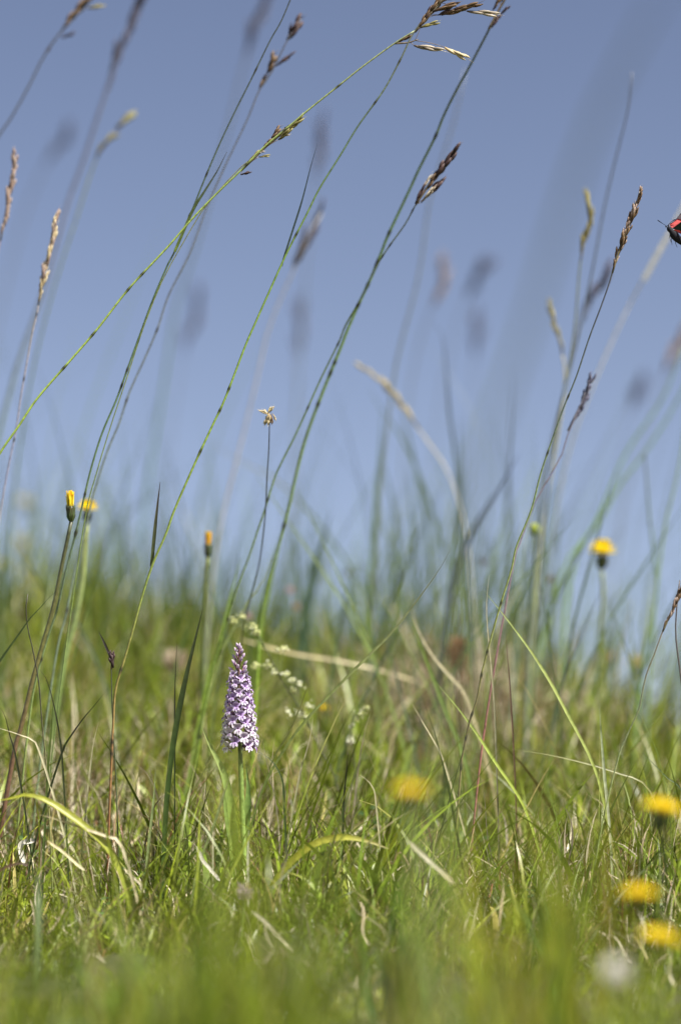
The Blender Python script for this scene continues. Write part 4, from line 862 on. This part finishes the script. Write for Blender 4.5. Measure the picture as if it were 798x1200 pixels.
# dry stalks and litter
M_ = [('long pale straw stalk lying across behind the orchid tip', [(282, 749), (310, 757), (345, 766), (400, 775), (435, 783), (462, 790), (488, 799)], 3.8, [(.32, .28, .15), ST, (.48, .43, .28), ST], 2.12, 'straw_stalk'),
 ('short pale broken stick in the foreground below the orchid', [(296, 1068), (308, 1078), (322, 1092), (334, 1104), (344, 1116)], 4, [(.46, .42, .34), PS], 1.6, 'straw_stalk'),
 ('grey-brown dry leaf lying aslant below the blurred yellow flower', [(478, 985), (490, 997), (506, 1012), (520, 1024), (532, 1036)], 5.5, [(.36, .33, .22), (.44, .40, .32), ST], 1.6, 'straw_stalk'),
 ('bleached curled leaf on the straw mound at the left edge', [(42, 985), (32, 986), (25, 990), (26, 1002), (29, 1012)], 6.5, [WH, WH, (.7, .68, .62)], 1.74, 'straw_stalk'),
 ('knobbly pale twig on the ground left of the orchid foot', [(231, 992), (238, 1008), (248, 1020), (258, 1032)], 4.5, [WH, (.5, .46, .4)], 1.7, 'straw_stalk'),
 ('crooked straw on the turf left of the orchid', [(146, 1018), (156, 1028), (166, 1038), (166, 1054)], 3.6, [PS, (.5, .44, .34)], 1.68, 'straw_stalk'),
 ('dead stalk slanting from the left mound', [(56, 985), (74, 998), (92, 1014), (100, 1020)], 3.6, [ST, PS], 1.68, 'straw_stalk'),
 ('dark dead stem lying over the left mound', [(-4, 1022), (8, 1016), (22, 1012), (34, 1014)], 3.6, [BR, (.06, .04, .03)], 1.66, 'straw_stalk'),
 ('bent straw standing on the brown tussock', [(444, 862), (456, 846), (470, 830), (484, 816)], 5, [ST, PS], 2.1, 'straw_stalk'),
 ('pale crooked straw at the foot of the tussock', [(455, 910), (460, 880), (462, 862), (470, 850)], 5, [ST, (.4, .34, .2)], 2.05, 'straw_stalk')]
for lb, pts, wp, cols, d, nm in M_:
    GB_(lb, pts, wp, cols, d, d, mat=M_STRAW, root=False, name=nm, cat='dead grass', shape='strap', twist=.3, fold=.3)
# thin blades of one kind, crossing at the crest; nothing tells them apart
def crest_blades(n=120):
    for i in range(n):
        d = rnd.uniform(1.98, 2.75); u = rnd.choice([rnd.gauss(.085, .06), rnd.uniform(-.3, .36)]) * d / 2.4
        x0 = 399 + u / d * F
        if not -20 < x0 < 820: continue
        yg = yground(x0, d); h = yg - rnd.uniform(540 if 420 < x0 < 650 else 600, 740); ln = rnd.gauss(.08, .21)
        pts = [(x0 + ln * h * 1.15 + rnd.uniform(-10, 10), yg - h), (x0 + ln * h * .5, yg - h * .6), (x0 + ln * h * .15, yg - h * .28), (x0, yg + 2)]
        c = rnd.choice([GT, G, (.1, .16, .05), (.08, .12, .08), (.16, .22, .06)])
        o = grass_blade('thin green blurred blade standing along the crest, one of many alike', pts, rnd.uniform(1.5, 3.2), [tuple(q * .7 for q in c), c, c], d, d, group='thin blurred blades standing along the crest', root=False)
crest_blades()
# yellow-green tufts in soft focus: right of the middle, close to the lens
def tuft(label, px, d, n, h, spread, wpx, cols, lean=.1, name='grass_tuft'):
    b = MB(); c0 = None; yg = yground(px, d)
    for i in range(n):
        x = px + rnd.gauss(0, spread); dd = d + rnd.gauss(0, .03); y0 = yground(x, dd) + 3; hh = h * rnd.uniform(.55, 1.1); ln = rnd.gauss(lean, .22)
        P, _ = path([(x + ln * hh * 1.2, y0 - hh), (x + ln * hh * .55, y0 - hh * .6), (x, y0)], dd, dd, root=False, n=10)
        k = np.linspace(0, 1, 10); c = rnd.choice(cols); c = tuple(q * rnd.uniform(.8, 1.2) for q in c)
        b.blade(P, wpx / F * d * np.clip(.1 + k * 2, 0, 1) * rnd.uniform(.7, 1.2), c, (rnd.uniform(-.5, .5), -1, .3), .25, rnd.uniform(-.8, .8))
    base = W(*uv(px, yg, d), d); o = b.build(name, M_GRASS, None, base); o.location = base
    o['kind'] = 'stuff'
    return tag(o, label, 'grass')
YGs = [(.22, .24, .025), (.18, .22, .025), (.25, .25, .03)]
tuft('yellow-green blurred tuft right of the blurred yellow flower', 605, 1.16, 42, 430, 46, 5, YGs, -.05)
tuft('yellow-green blurred tuft between the tussock and the right-hand flowers', 680, 1.2, 40, 390, 44, 5, YGs, -.12)
tuft('bright green blurred tuft on the crest right of the tussock', 668, 2.45, 70, 90, 30, 4, [(.13, .22, .03), (.16, .26, .03)], .05)
tuft('green blurred tuft at the crest near the right edge', 775, 2.5, 40, 90, 22, 4, [(.09, .16, .03), (.12, .2, .03)], .05)
tuft('dark green blurred tuft low in the middle foreground', 468, 1.38, 26, 180, 16, 7, [(.06, .10, .02), (.08, .13, .03)], .05)
tuft('dark green soft tuft right of the middle, in front of the yellow-green one', 645, 1.48, 14, 170, 8, 6, [(.05, .10, .03), (.07, .12, .03)], .05)
tuft('soft green tuft in the left foreground', 150, 1.25, 40, 230, 40, 6, [(.15, .22, .04), (.2, .26, .05)], -.1)
tuft('pale grey-green leafy tuft close to the camera at the bottom', 600, .95, 12, 330, 26, 7, [(.13, .17, .08), (.12, .17, .06)], .05)
tuft('grey-brown dead tuft close to the camera right of the bottom middle', 530, 1.05, 20, 330, 34, 7, [(.26, .22, .13), (.2, .2, .08)], .0)
